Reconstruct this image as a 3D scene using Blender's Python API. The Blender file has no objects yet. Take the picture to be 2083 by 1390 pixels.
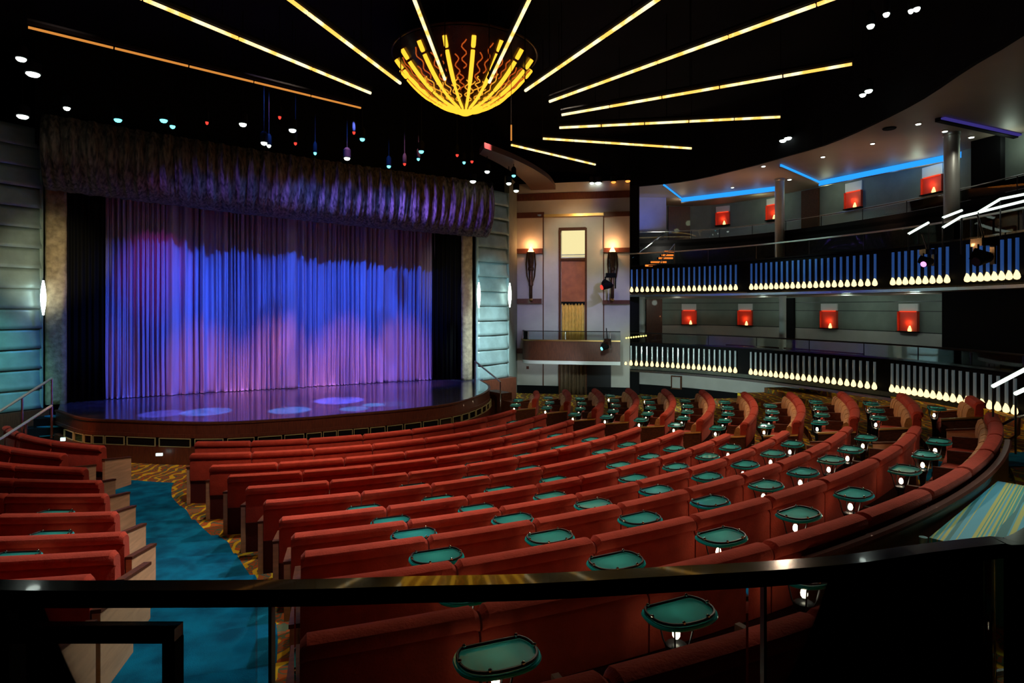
import bpy, math, random
from math import sin, cos, pi, radians, hypot, atan2, floor as fl, sqrt
from mathutils import Vector, noise
random.seed(7)
SC = bpy.context.scene
COL = SC.collection
F, E, HZ, CXP = 1230.0, 3.7, 625.0, 1041.5      # focal in px, eye height, horizon row, centre column
CX, CY = -6.3, 19.5                              # centre of the seating circles

# ---------------------------------------------------------------- helpers
def ph(px, py, z):                               # point seen at pixel, on the level z
    Y = (z-E)*F/(HZ-py); return Vector(((px-CXP)/F*Y, Y, z))
def pd(px, py, Y):                               # point seen at pixel, at depth Y
    return Vector(((px-CXP)/F*Y, Y, E+(HZ-py)/F*Y))
def pol(R, a, z=0.0):
    a = radians(a); return Vector((CX+R*cos(a), CY+R*sin(a), z))
ORG = {}
class MB:
    def __init__(s): s.v=[]; s.f=[]
    def add(s, vs, fs):
        o=len(s.v); s.v += [Vector(v) for v in vs]; s.f += [tuple(i+o for i in q) for q in fs]; return s
    def box(s, c, sx, sy, sz, rz=0.0):
        c=Vector(c); vs=[]
        for dz in (-.5,.5):
            for dx,dy in ((-.5,-.5),(.5,-.5),(.5,.5),(-.5,.5)):
                x,y=dx*sx,dy*sy; vs.append(c+Vector((x*cos(rz)-y*sin(rz), x*sin(rz)+y*cos(rz), dz*sz)))
        return s.add(vs,[(3,2,1,0),(4,5,6,7),(0,1,5,4),(1,2,6,5),(2,3,7,6),(3,0,4,7)])
    def tube(s, pts, r, n=8, closed=False):
        pts=[Vector(p) for p in pts]; m=len(pts); rr=r if isinstance(r,(list,tuple)) else [r]*m
        vs=[]; fs=[]; up=None
        for i,p in enumerate(pts):
            if closed: t=(pts[(i+1)%m]-pts[i-1])
            else: t=(pts[min(i+1,m-1)]-pts[max(i-1,0)])
            t.normalize()
            if up is None: up=Vector((0,0,1)) if abs(t.z)<.9 else Vector((1,0,0))
            a=t.cross(up)
            if a.length<1e-5: a=t.cross(Vector((1,0,0)))
            a.normalize(); b=a.cross(t).normalized(); up=b
            for k in range(n):
                q=2*pi*k/n; vs.append(p+a*cos(q)*rr[i]+b*sin(q)*rr[i])
        L=m if closed else m-1
        for i in range(L):
            j=(i+1)%m
            for k in range(n):
                k2=(k+1)%n; fs.append((i*n+k,j*n+k,j*n+k2,i*n+k2))
        if not closed:
            fs.append(tuple(range(n))); fs.append(tuple((m-1)*n+k for k in reversed(range(n))))
        return s.add(vs,fs)
    def lathe(s, c, prof, n=16, sx=1.0, sy=1.0):         # prof: (r,z) upwards
        c=Vector(c); vs=[]; fs=[]; m=len(prof)
        for r,z in prof:
            r=max(r,1e-4)
            for k in range(n): vs.append(c+Vector((r*sx*cos(2*pi*k/n), r*sy*sin(2*pi*k/n), z)))
        for i in range(m-1):
            for k in range(n):
                k2=(k+1)%n; fs.append((i*n+k,i*n+k2,(i+1)*n+k2,(i+1)*n+k))
        fs.append(tuple(reversed(range(n)))); fs.append(tuple((m-1)*n+k for k in range(n)))
        return s.add(vs,fs)
    def ball(s, c, r, n=10, sz=1.0):
        return s.lathe(c,[(r*sin(pi*i/8), -r*cos(pi*i/8)*sz) for i in range(9)],n)
    def sweep(s, prof, R, a0, a1, z, n=None):            # closed (dr,dz) profile carried round the seating circle
        n = n or max(2,int(abs(a1-a0)/1.6)+1); m=len(prof); vs=[]; fs=[]
        for i in range(n+1):
            a=a0+(a1-a0)*i/n
            for dr,dz in prof: vs.append(pol(R+dr,a,z+dz))
        for i in range(n):
            for k in range(m):
                k2=(k+1)%m; fs.append((i*m+k,(i+1)*m+k,(i+1)*m+k2,i*m+k2))
        fs.append(tuple(range(m))); fs.append(tuple(n*m+k for k in reversed(range(m))))
        return s.add(vs,fs)
    def extr(s, line, offs, z0, z1):                     # thick wall along plan polyline; offs=(in,out) sideways
        nn=[]; m=len(line)
        for i in range(m):
            t=(Vector(line[min(i+1,m-1)])-Vector(line[max(i-1,0)])); t=Vector((t.x,t.y)).normalized(); nn.append(Vector((t.y,-t.x)))
        vs=[]; fs=[]
        for i in range(m):
            p=Vector((line[i][0],line[i][1]))
            for o,z in ((offs[0],z0),(offs[1],z0),(offs[1],z1),(offs[0],z1)):
                q=p+nn[i]*o; vs.append((q.x,q.y,z))
        for i in range(m-1):
            for k in range(4):
                k2=(k+1)%4; fs.append((i*4+k,(i+1)*4+k,(i+1)*4+k2,i*4+k2))
        fs.append((3,2,1,0)); fs.append(tuple((m-1)*4+k for k in range(4)))
        return s.add(vs,fs)
    def loft(s, A, B, z0, z1):                           # slab between two plan polylines of equal length
        m=len(A); vs=[]; fs=[]
        for i in range(m):
            for p,z in ((A[i],z0),(B[i],z0),(B[i],z1),(A[i],z1)): vs.append((p[0],p[1],z))
        for i in range(m-1):
            for k in range(4):
                k2=(k+1)%4; fs.append((i*4+k,(i+1)*4+k,(i+1)*4+k2,i*4+k2))
        fs.append((3,2,1,0)); fs.append(tuple((m-1)*4+k for k in range(4)))
        return s.add(vs,fs)
    def prism(s, poly, z0, z1):
        m=len(poly); vs=[(p[0],p[1],z0) for p in poly]+[(p[0],p[1],z1) for p in poly]
        fs=[tuple(reversed(range(m))),tuple(range(m,2*m))]+[(k,(k+1)%m,m+(k+1)%m,m+k) for k in range(m)]
        return s.add(vs,fs)
    def build(s, name, mat, parent=None, smooth=.6, loc=None):
        o = ORG[parent.name] if parent is not None else (Vector(loc) if loc is not None else
            Vector((sum(v.x for v in s.v)/len(s.v), sum(v.y for v in s.v)/len(s.v), min(v.z for v in s.v))))
        me=bpy.data.meshes.new(name); me.from_pydata([v-o for v in s.v],[],s.f); me.update()
        import bmesh
        bm=bmesh.new(); bm.from_mesh(me); bmesh.ops.recalc_face_normals(bm,faces=bm.faces); bm.to_mesh(me); bm.free()
        if smooth:
            me.polygons.foreach_set('use_smooth',[True]*len(me.polygons)); me.set_sharp_from_angle(angle=smooth)
        me.materials.append(mat)
        ob=bpy.data.objects.new(name,me); COL.objects.link(ob)
        if parent is not None: ob.parent=parent
        else: ob.location=o
        ORG[ob.name]=o
        return ob
def tag(o, label, cat, group=None, kind=None):
    o['label']=label; o['category']=cat
    if group: o['group']=group
    if kind: o['kind']=kind
    return o
def thing(name, loc, label, cat, group=None, rz=0):
    o=bpy.data.objects.new(name,None); o.empty_display_size=.2; COL.objects.link(o); o.location=loc; o.rotation_euler.z=rz
    ORG[o.name]=Vector((0,0,0)) if rz or loc is None else Vector(loc)
    return tag(o,label,cat,group)
def local(name, loc, label, cat, group=None, rz=0):      # thing whose parts are modelled round the origin
    o=thing(name,loc,label,cat,group,rz); ORG[o.name]=Vector((0,0,0)); return o
def struct(o): o['kind']='structure'; return o
def dup(root, loc, rz, label, group=None):
    r=root.copy(); COL.objects.link(r); r.location=loc; r.rotation_euler.z=rz; r['label']=label
    if group: r['group']=group
    for ch in list(root.children):
        c=ch.copy(); COL.objects.link(c); c.parent=r
        for g in ch.children:
            d=g.copy(); COL.objects.link(d); d.parent=c
    return r
ORD=['first','second','third','fourth','fifth','sixth','seventh','eighth','ninth','tenth','eleventh','twelfth','thirteenth',
 'fourteenth','fifteenth','sixteenth','seventeenth','eighteenth','nineteenth','twentieth','twenty-first','twenty-second','twenty-third','twenty-fourth','twenty-fifth']
def spline(pts, n=8):
    P=[Vector((p[0],p[1])) for p in pts]; out=[]
    for i in range(len(P)-1):
        p0=P[max(i-1,0)]; p1=P[i]; p2=P[i+1]; p3=P[min(i+2,len(P)-1)]
        for k in range(n):
            t=k/n; out.append(.5*((2*p1)+(p2-p0)*t+(2*p0-5*p1+4*p2-p3)*t*t+(3*p1-p0-3*p2+p3)*t**3))
    out.append(P[-1]); return out
def offs(line, d):
    out=[]; m=len(line)
    for i in range(m):
        t=(line[min(i+1,m-1)]-line[max(i-1,0)]).normalized(); out.append(line[i]+Vector((t.y,-t.x))*d)
    return out
def hit(px, line):                                        # where the sight line of column px crosses a plan curve
    u=(px-CXP)/F
    for i in range(len(line)-1):
        a,b=line[i],line[i+1]; fa=a.x-u*a.y; fb=b.x-u*b.y
        if fa*fb<=0 and a.y>0:
            t=fa/(fa-fb) if fa!=fb else 0; p=a.lerp(b,t); d=(b-a).normalized(); return p, atan2(d.y,d.x)
    return None, 0

# ---------------------------------------------------------------- materials
def nt(name):
    m=bpy.data.materials.new(name); m.use_nodes=True; return m, m.node_tree.nodes, m.node_tree.links
def mat(name, col, rough=.6, metal=0, bump=0, bscale=30, var=0, vscale=6, col2=None, emis=None, es=0, coat=0, sheen=0, trans=0, stretch=None, spec=.5):
    m,N,L=nt(name); b=N['Principled BSDF']
    b.inputs['Base Color'].default_value=(*col,1); b.inputs['Roughness'].default_value=rough; b.inputs['Metallic'].default_value=metal
    b.inputs['Coat Weight'].default_value=coat; b.inputs['Sheen Weight'].default_value=sheen; b.inputs['Transmission Weight'].default_value=trans
    b.inputs['Specular IOR Level'].default_value=spec
    if emis: b.inputs['Emission Color'].default_value=(*emis,1); b.inputs['Emission Strength'].default_value=es
    tc=N.new('ShaderNodeTexCoord'); src=tc.outputs['Object']
    if stretch:
        mp=N.new('ShaderNodeMapping'); mp.inputs['Scale'].default_value=stretch; L.new(src,mp.inputs[0]); src=mp.outputs[0]
    if col2 or var:
        c2=col2 or tuple(c*(1-var) for c in col)
        n=N.new('ShaderNodeTexNoise'); n.inputs['Scale'].default_value=vscale; n.inputs['Detail'].default_value=5; L.new(src,n.inputs['Vector'])
        r=N.new('ShaderNodeValToRGB'); r.color_ramp.elements[0].position=.35; r.color_ramp.elements[1].position=.65
        r.color_ramp.elements[0].color=(*c2,1); r.color_ramp.elements[1].color=(*col,1)
        L.new(n.outputs['Fac'],r.inputs[0]); L.new(r.outputs[0],b.inputs['Base Color'])
    if bump:
        n=N.new('ShaderNodeTexNoise'); n.inputs['Scale'].default_value=bscale; n.inputs['Detail'].default_value=4; L.new(src,n.inputs['Vector'])
        bp=N.new('ShaderNodeBump'); bp.inputs['Strength'].default_value=bump; bp.inputs['Distance'].default_value=.03
        L.new(n.outputs['Fac'],bp.inputs['Height']); L.new(bp.outputs[0],b.inputs['Normal'])
    return m
def emit(name, col, s):
    m,N,L=nt(name); N.remove(N['Principled BSDF']); e=N.new('ShaderNodeEmission'); e.inputs[0].default_value=(*col,1); e.inputs[1].default_value=s
    L.new(e.outputs[0],N['Material Output'].inputs[0]); return m
M={}
M['black']=mat('matte_black',(.006,.006,.007),.8,spec=.1)
M['ceil']=mat('black_ceiling',(.008,.008,.01),.9,var=.5,vscale=.6,spec=.1)
M['gloss']=mat('gloss_black',(.008,.008,.008),.12,coat=.5)
M['velvet']=mat('red_velvet',(.47,.058,.032),.85,bump=.25,bscale=60,var=.18,vscale=9,sheen=.08,spec=.12)
M['velvet_seat']=mat('seat_velvet',(.44,.055,.03),.85,bump=.25,bscale=60,var=.25,vscale=7,sheen=.08,spec=.12)
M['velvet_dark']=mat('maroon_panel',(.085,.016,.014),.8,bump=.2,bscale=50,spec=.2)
M['gold_cush']=mat('gold_fabric',(.62,.30,.09),.85,bump=.3,bscale=25,var=.35,vscale=8,sheen=.2)
M['tan']=mat('tan_wood',(.74,.45,.25),.5,var=.22,vscale=3,stretch=(1,1,8),bump=.05)
M['wood']=mat('dark_wood',(.12,.040,.018),.6,var=.5,vscale=5,stretch=(3,3,14),spec=.2)
M['redwood']=mat('red_brown_wood',(.13,.034,.017),.42,var=.4,vscale=4,stretch=(9,9,1.2),coat=.2)
M['brass']=mat('brass',(.75,.5,.2),.3,metal=1)
M['frame']=mat('green_gold_frame',(.45,.42,.2),.4,metal=.3)
M['steel']=mat('steel',(.6,.65,.65),.25,metal=1)
M['chrome']=mat('chrome',(.8,.85,.85),.1,metal=1)
M['satin']=mat('satin_steel',(.55,.68,.64),.35,metal=.35)
M['darkmetal']=mat('dark_metal',(.03,.03,.035),.35,metal=.6)
M['bronze']=mat('bronze',(.10,.055,.035),.35,metal=.8,var=.4)
M['pale']=mat('pale_wall',(.52,.50,.47),.85,var=.1,vscale=2,bump=.1,bscale=60)
M['grey']=mat('grey_green_wall',(.22,.25,.22),.8,var=.15,vscale=2)
M['paleceil']=mat('pale_ceiling',(.34,.27,.21),.55,var=.08,vscale=1)
M['gold_curtain']=mat('gold_curtain',(.95,.58,.14),.45,metal=.3,var=.4,vscale=14,stretch=(3,3,.4),bump=.4)
M['bronze_curtain']=mat('bronze_curtain',(.16,.10,.055),.6,var=.5,vscale=14,stretch=(3,3,.4))
M['curtain']=mat('satin_curtain',(.55,.48,.74),.65,sheen=0,var=.12,vscale=3,stretch=(2,2,.3))
M['stagefloor']=mat('glossy_stage_floor',(.05,.055,.10),.17,coat=.4,var=.4,vscale=3)
M['valance']=mat('crinkled_gold_fabric',(.24,.20,.15),.6,bump=.9,bscale=5,var=.9,vscale=4.5,stretch=(3.2,3.2,.7))
M['jamb']=mat('crinkled_jamb',(.46,.36,.22),.6,bump=1.0,bscale=9,var=.45,vscale=7)
M['sheet']=mat('brushed_metal_sheet',(.34,.48,.48),.42,metal=.35,bump=.25,bscale=5,var=.25,vscale=2.5)
M['redpanel']=mat('red_niche_lining',(.75,.055,.02),.5)
M['white']=mat('white_trim',(.75,.76,.76),.4)
M['teal_edge']=mat('teal_glass_edge',(.01,.55,.60),.1,coat=.5)
M['step']=mat('blue_tread_light',(.01,.20,.30),.9)  # base colour carries the blue light on the left stage steps
M['cup']=mat('clear_cup',(.4,.7,.7),.1)
for nm,c,s in (('bulb',(1,.74,.34),1.9),('tbulb',(1,.82,.55),16),('starO',(.9,.33,.06),.75),('rib',(1,.50,.03),1.55),
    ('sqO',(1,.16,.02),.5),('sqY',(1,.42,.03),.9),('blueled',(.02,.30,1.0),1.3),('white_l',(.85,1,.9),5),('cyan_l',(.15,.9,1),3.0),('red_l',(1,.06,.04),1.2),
    ('orange_l',(1,.3,.05),2.0),('blue_l',(.05,.35,1),1.6),('flame',(1,.55,.18),5),('window',(1,.86,.42),.95),('candle',(1,.6,.2),2.5),
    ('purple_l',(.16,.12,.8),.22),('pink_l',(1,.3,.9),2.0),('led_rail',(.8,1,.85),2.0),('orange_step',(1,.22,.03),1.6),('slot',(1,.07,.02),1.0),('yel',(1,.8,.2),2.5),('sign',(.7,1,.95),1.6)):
    M[nm]=emit(nm+'_glow',c,s)
def tube_mat(name,col,em,es):
    return mat(name,col,.2,emis=em,es=es,coat=.4)
M['tubeU']=tube_mat('blue_lit_glass_tube',(.10,.20,.45),(.03,.13,.5),.30)  # blue stage light scattered in the tubes put into colour and glow
M['tubeL']=tube_mat('grey_glass_tube',(.35,.42,.45),(.3,.45,.5),.10)
def starm():
    m,N,L=nt('star_tube_glow'); N.remove(N['Principled BSDF']); e=N.new('ShaderNodeEmission'); e.inputs[1].default_value=1.7
    tc=N.new('ShaderNodeTexCoord'); n=N.new('ShaderNodeTexNoise'); n.inputs['Scale'].default_value=3.5; n.inputs['Detail'].default_value=3; L.new(tc.outputs['Object'],n.inputs['Vector'])
    r=N.new('ShaderNodeValToRGB'); r.color_ramp.elements[0].position=.42; r.color_ramp.elements[1].position=.6; r.color_ramp.elements[0].color=(.9,.46,.08,1); r.color_ramp.elements[1].color=(1,.84,.46,1)
    L.new(n.outputs['Fac'],r.inputs[0]); L.new(r.outputs[0],e.inputs[0]); L.new(e.outputs[0],N['Material Output'].inputs[0]); return m
M['star']=starm()
# thin clear glass
def glassm():
    m,N,L=nt('clear_glass'); N.remove(N['Principled BSDF'])
    t=N.new('ShaderNodeBsdfTransparent'); t.inputs[0].default_value=(.80,.86,.86,1); g=N.new('ShaderNodeBsdfGlossy'); g.inputs['Roughness'].default_value=.01
    fr=N.new('ShaderNodeFresnel'); fr.inputs[0].default_value=1.45; mx=N.new('ShaderNodeMixShader')
    L.new(fr.outputs[0],mx.inputs[0]); L.new(t.outputs[0],mx.inputs[1]); L.new(g.outputs[0],mx.inputs[2]); L.new(mx.outputs[0],N['Material Output'].inputs[0]); return m
M['glass']=glassm()
def frosted():
    m,N,L=nt('frosted_teal_glass'); b=N['Principled BSDF']; b.inputs['Base Color'].default_value=(.02,.34,.36,1); b.inputs['Roughness'].default_value=.2
    b.inputs['Coat Weight'].default_value=.6; b.inputs['Coat Roughness'].default_value=.05
    t=N.new('ShaderNodeBsdfTranslucent'); t.inputs[0].default_value=(.30,.88,.88,1); mx=N.new('ShaderNodeMixShader'); mx.inputs[0].default_value=.55
    L.new(b.outputs[0],mx.inputs[1]); L.new(t.outputs[0],mx.inputs[2]); L.new(mx.outputs[0],N['Material Output'].inputs[0]); return m
M['frost']=frosted()
def carpet():
    m,N,L=nt('patterned_carpet'); b=N['Principled BSDF']; b.inputs['Roughness'].default_value=.95; b.inputs['Specular IOR Level'].default_value=.1
    tc=N.new('ShaderNodeTexCoord')
    n1=N.new('ShaderNodeTexNoise'); n1.inputs['Scale'].default_value=3.2; n1.inputs['Detail'].default_value=2; n1.inputs['Distortion'].default_value=1.6; L.new(tc.outputs['Object'],n1.inputs['Vector'])
    r=N.new('ShaderNodeValToRGB'); r.color_ramp.interpolation='CONSTANT'; e=r.color_ramp.elements
    cols=[(0,(.10,.13,.07)),(.40,(.34,.075,.02)),(.47,(.10,.12,.06)),(.53,(.36,.09,.02)),(.60,(.09,.11,.07)),(.68,(.33,.08,.02))]
    e[0].position=0; e[0].color=(*cols[0][1],1); e[1].position=cols[1][0]; e[1].color=(*cols[1][1],1)
    for p,c in cols[2:]:
        q=e.new(p); q.color=(*c,1)
    L.new(n1.outputs['Fac'],r.inputs[0])
    w=N.new('ShaderNodeTexWave'); w.inputs['Scale'].default_value=1.3; w.inputs['Distortion'].default_value=9; w.inputs['Detail'].default_value=1.5; w.inputs['Detail Scale'].default_value=1.6; L.new(tc.outputs['Object'],w.inputs['Vector'])
    r2=N.new('ShaderNodeValToRGB'); r2.color_ramp.elements[0].position=.80; r2.color_ramp.elements[1].position=.86; L.new(w.outputs['Fac'],r2.inputs[0])
    mx=N.new('ShaderNodeMix'); mx.data_type='RGBA'; L.new(r2.outputs[0],mx.inputs[0]); L.new(r.outputs[0],mx.inputs[6]); mx.inputs[7].default_value=(.62,.40,.02,1)
    L.new(mx.outputs[2],b.inputs['Base Color']); return m
M['carpet']=carpet()
M['bluecarpet']=mat('blue_carpet',(.0,.17,.33),.95,col2=(.0,.075,.16),vscale=3.4,bump=.3,bscale=120,spec=.1)
def striped():
    m,N,L=nt('striped_carpet'); b=N['Principled BSDF']; b.inputs['Roughness'].default_value=.7
    tc=N.new('ShaderNodeTexCoord'); mp=N.new('ShaderNodeMapping'); mp.inputs['Rotation'].default_value=(0,0,radians(-45)); L.new(tc.outputs['Object'],mp.inputs[0])
    s=N.new('ShaderNodeTexNoise'); s.noise_dimensions='1D'; s.inputs['Scale'].default_value=11; s.inputs['Detail'].default_value=2
    sp=N.new('ShaderNodeSeparateXYZ'); L.new(mp.outputs[0],sp.inputs[0]); L.new(sp.outputs[1],s.inputs['W'])
    r=N.new('ShaderNodeValToRGB'); r.color_ramp.interpolation='CONSTANT'; e=r.color_ramp.elements; e[0].color=(.03,.22,.22,1); e[1].position=.42; e[1].color=(.08,.42,.55,1)
    for p,c in ((.5,(.5,.55,.15)),(.57,(.04,.35,.33)),(.64,(.55,.6,.2))):
        q=e.new(p); q.color=(*c,1)
    L.new(s.outputs['Fac'],r.inputs[0]); L.new(r.outputs[0],b.inputs['Base Color']); return m
M['striped']=striped()

# ---------------------------------------------------------------- camera
cam=bpy.data.cameras.new('camera'); co=bpy.data.objects.new('camera',cam); COL.objects.link(co); SC.camera=co
co.location=(0,0,E); co.rotation_euler=(pi/2,0,0); cam.sensor_width=36; cam.sensor_fit='HORIZONTAL'; cam.lens=36*F/2083
cam.shift_y=-(695-HZ)/2083; cam.clip_start=.05; cam.clip_end=200

# ---------------------------------------------------------------- seating geometry
HK=[2.78,2.79,2.74,2.65,2.57,2.49,2.40,2.25,2.06,1.89,1.74,1.62,1.5]
ZT=[0,0,.02,.10,.18,.26,.35,.50,.69,.86,1.01,1.13,1.25]
RK=lambda k: 7.15+k
def zf(R):
    return ZT[max(0,min(12,int(fl(R-7.15+.82))))]
# floor: circular terraces
fb=MB(); edges=[0.05,6.0]+[RK(k)-.82 for k in range(2,13)]+[32]
A0,A1=-205,7
for i in range(len(edges)-1):
    z=zf(edges[i]+.01 if i else 0); fb.sweep([(0,z),(edges[i+1]-edges[i],z),(edges[i+1]-edges[i],-.3),(0,-.3)],edges[i],A0,A1,0,120)
fb.sweep([(0,0),(32,0),(32,-.3),(0,-.3)],.05,A1,A0+360,0,60)
struct(fb.build('floor',M['carpet'],smooth=0,loc=(0,0,0)))
def aisle(name, rng, lo, hi, zoff=.012):
    vs=[]; fs=[]; b=MB()
    Rs=[]; R=rng[0]
    while R<rng[1]-1e-6: Rs.append(R); R+=.1
    for i in range(len(Rs)):
        r0=Rs[i]; r1=min(r0+.1,rng[1]); z=zf((r0+r1)/2)+zoff
        l0,l1,h0,h1=lo(r0),lo(r1),hi(r0),hi(r1); n=4
        v=[]
        for r,l,h in ((r0,l0,h0),(r1,l1,h1)):
            for k in range(n+1): v.append(pol(r,l+(h-l)*k/n,z))
        f=[(k,k+1,n+2+k,n+1+k) for k in range(n)]
        b.add(v,f)
        # riser
        z0=zf((r0+r1)/2-.1)+zoff
        if abs(z-z0)>.005 and i:
            v=[pol(r0,l0+(h0-l0)*k/n,zz) for zz in (z0,z) for k in range(n+1)]; b.add(v,f)
    o=b.build(name,M['bluecarpet'],smooth=0,loc=(0,0,0)); return o
def lin(tab):
    def g(R):
        if R<=tab[0][0]: return tab[0][1]
        for (r0,a0),(r1,a1) in zip(tab,tab[1:]):
            if R<=r1: return a0+(a1-a0)*(R-r0)/(r1-r0)
        return tab[-1][1]
    return g
o=aisle('floor_aisle',(6.85,18.4),lin([(6.9,-105.5),(9,-99),(10.3,-90),(11.2,-86.0),(12.3,-81.8),(12.9,-79.9),(14.6,-78.3),(15.2,-78.0),(18.2,-77.2)]),
   lin([(6.9,-96.6),(7.75,-92.3),(8.6,-87.1),(10.69,-78.8),(12.4,-75.4),(13.64,-73.95),(14.63,-73.4),(15.6,-73.2),(18.2,-73.0)]))
struct(o)
o=aisle('floor_aisle',(13.2,17.9),lin([(13,-36.2),(16.6,-36.5),(18,-32.5)]),lin([(13,-33.4),(16.6,-33.2),(18,-29)]))
struct(o)

BACK=[(-.035,.42),(-.005,.44),(.012,.80),(.0,.822),(-.014,.832),(.0,.842),(.028,.85),(.042,.872),(.042,.903),(.03,.93),(.003,.945),(-.045,.95),(-.10,.935),(-.135,.89),(-.14,.80),(-.135,.6),(-.13,.42)]
BASE=[(-.04,0),(-.04,.43),(-.125,.43),(-.125,.28),(-.56,.28),(-.56,0)]
SEAT=[(-.13,.285),(-.13,.45),(-.30,.465),(-.55,.47),(-.62,.45),(-.655,.41),(-.655,.33),(-.62,.29)]
CUSH=[(-.13,.46),(-.125,.80),(-.17,.83),(-.22,.80),(-.25,.70),(-.26,.56),(-.24,.47)]
TIPS={}
def pew(R, a0, a1, z, seams, label, group, near_end=True, cap=False, gold=True, endl='tan', endr='tan', arms=True, name='pew'):
    am=(a0+a1)/2; t=thing(name,pol(R,am,z),label,'pew',group)
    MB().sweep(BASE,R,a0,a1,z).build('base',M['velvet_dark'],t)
    ss=[a0]+[s for s in seams if a0+.8<s<a1-.8]+[a1]
    g=.014/R*57.3
    for i in range(len(ss)-1):
        s0,s1=ss[i]+g*.5,ss[i+1]-g*.5; n=max(3,int((s1-s0)/1.2)+1)
        # rounded top corners at each section end
        b=MB(); m=len(BACK); vs=[]; fs=[]; e=.035/R*57.3
        st=[(s0,.985,.93),(s0+e,1,1)]+[(s0+e+(s1-s0-2*e)*k/n,1,1) for k in range(1,n)]+[(s1-e,1,1),(s1,.985,.93)]
        for a,_,sc in st:
            for dr,dz in BACK:
                if sc<1 and dz>.7: dr2=-.045+(dr+.045)*.75; dz2=.7+(dz-.7)*.86
                else: dr2,dz2=dr,dz
                vs.append(pol(R+dr2,a,z+dz2))
        for j in range(len(st)-1):
            for k in range(m):
                k2=(k+1)%m; fs.append((j*m+k,(j+1)*m+k,(j+1)*m+k2,j*m+k2))
        fs.append(tuple(range(m))); fs.append(tuple((len(st)-1)*m+k for k in reversed(range(m))))
        b.add(vs,fs).build('backrest',M['velvet'],t)
        MB().sweep(SEAT,R,s0+g,s1-g,z,n).build('seat_cushion',M['velvet_seat'],t,smooth=.9)
        if gold: 
            for q in range(2):
                c0=s0+(s1-s0)*q/2; c1=s0+(s1-s0)*(q+1)/2
                MB().sweep(CUSH,R,c0+g*1.5,c1-g*1.5,z,2).build('back_cushion',M['gold_cush'],t,smooth=.9)
        if arms and i:
            MB().sweep([(-.15,.46),(-.15,.66),(-.58,.64),(-.58,.46)],R,ss[i]-.022/R*57.3,ss[i]+.022/R*57.3,z,1).build('armrest',M['wood'],t,smooth=0)
    w=.06/R*57.3
    for a,mt,side in ((a0,endl,-1),(a1,endr,1)):
        if mt is None: continue
        p0,p1=(a-w,a) if side<0 else (a,a+w)
        ep=MB().sweep([(-.02,0),(-.02,.66),(-.64,.56),(-.64,0)],R,p0,p1,z,1).build('end_panel',M[mt],t,smooth=0)
        MB().sweep([(-.01,.66),(-.01,.69),(-.65,.59),(-.65,.56)],R,p0-w*.12,p1+w*.12,z,1).build('armrest',M['wood'] if mt=='tan' else M['brass'],t,smooth=0)
    if cap:
        MB().sweep([(.05,.78),(.05,.825),(.11,.83),(.13,.81),(.11,.77)],R,-60.5,a1-6,z,60).build('wooden_cap',M['redwood'],t)
        MB().sweep([(.052,0),(.052,.80),(.10,.79),(.09,0)],R,-60.5,a1-6,z,60).build('back_panel',M['redwood'],t)
    return t
TAB={9:[-68.6,-64.4,-60.5,-56.7,-53.0,-47.8,-44.1,-40.3],8:[-68.5,-64.5,-60.6,-56.8,-52.9,-49.5,-46,-42.8,-38.8],
 7:[-68.4,-64.1,-59.9,-55.9,-51.8,-47.9,-44.1,-40.5],6:[-68.6,-64.1,-59.6,-53.2,-48.9,-44.8,-41.0],5:[-69.4,-64.8,-60.5,-56.1,-49.5,-45.6,-41.6],
 4:[-65.1,-60.0,-54.9,-45.6,-41.4],3:[-57,-51.3,-45.8,-40.3],2:[-46.5,-39.5],1:[-42.5,-35],0:[-38,-31.5],10:[-73.0+.4,-69.1,-65.2,-61.4]}
TAB[10]=[-69.1,-65.2,-61.4]
CA=[(-91.5,-26.4),(-88.3,-28.1),(-83.2,-31.6),(-79.7,-33.9),(-77.1,-35.6),(-75.2,-36.4),(-73.9,-37.5),(-73.1,-36.7),(-72.6,-36.6),(-72.5,-37.6),(-72.4,-33.6),(-72.3,-60.4)]
def seamset(k,a0,a1):
    base=TAB.get(k,[])
    step=4.15*16.3/RK(k) if k<6 else 4.1
    step=max(4.0,step)
    if k<4: step=1.25/RK(k)*57.3*.9
    s=sorted(base) if k>=4 else []
    if not s: s=[a0+step]
    while s[0]-step>a0+1.5: s.insert(0,s[0]-step)
    while s[-1]+step<a1-1.5: s.append(s[-1]+step)
    out=[s[0]]
    for x in s[1:]:
        if x-out[-1]>step*1.4: out.append((x+out[-1])/2)
        out.append(x)
    return out
for k,(a0,a1) in enumerate(CA):
    z=E-HK[k]-.95 if k<12 else ZT[k]
    z=ZT[k]
    lab='long curved red velvet pew in centre block, %s from the stage'%ORD[k] if k<10 else ('long curved red centre pew backed by a wooden cap rail' if k==10 else 'darkest red centre pew, just below the foreground rail')
    pew(RK(k),a0,a1,z,seamset(k,a0,a1),lab,'curved centre pews',cap=(k==10),gold=(k>=8),endl='tan',endr='tan')
LB=[(7.75,-103.6),(8.5,-104.1),(9.3,-95.9),(10.29,-89.9),(11.23,-86.3),(12.26,-83.0),(13.26,-80.5),(14.2,-79.2),(15.2,-78.3),(16.15,-77.9),(17.15,-77.6),(18.15,-77.4)]
for i,(R,a1) in enumerate(LB):
    a0={0:-135,1:-130,2:-125,3:-118}.get(i,-112); s=[]; x=a1-6.6*12/R
    while x>a0: s.insert(0,x); x-=5.8*13/R
    pew(R,a0,a1,zf(R),s,'red velvet pew in left block with tan end panel, %s from the stage'%ORD[i],'pews of the left block',gold=False,endl=None)
RN=[-10.9,-13.4,-20.7,-23.8,-26.6,-30.2,-31.9,-32.2,-32.6,-32.2,-29.4]; RF=[4,5.7,5.5,2,-2,-5.5,-10,-14,-18,-22.4,-26.2]
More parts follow.
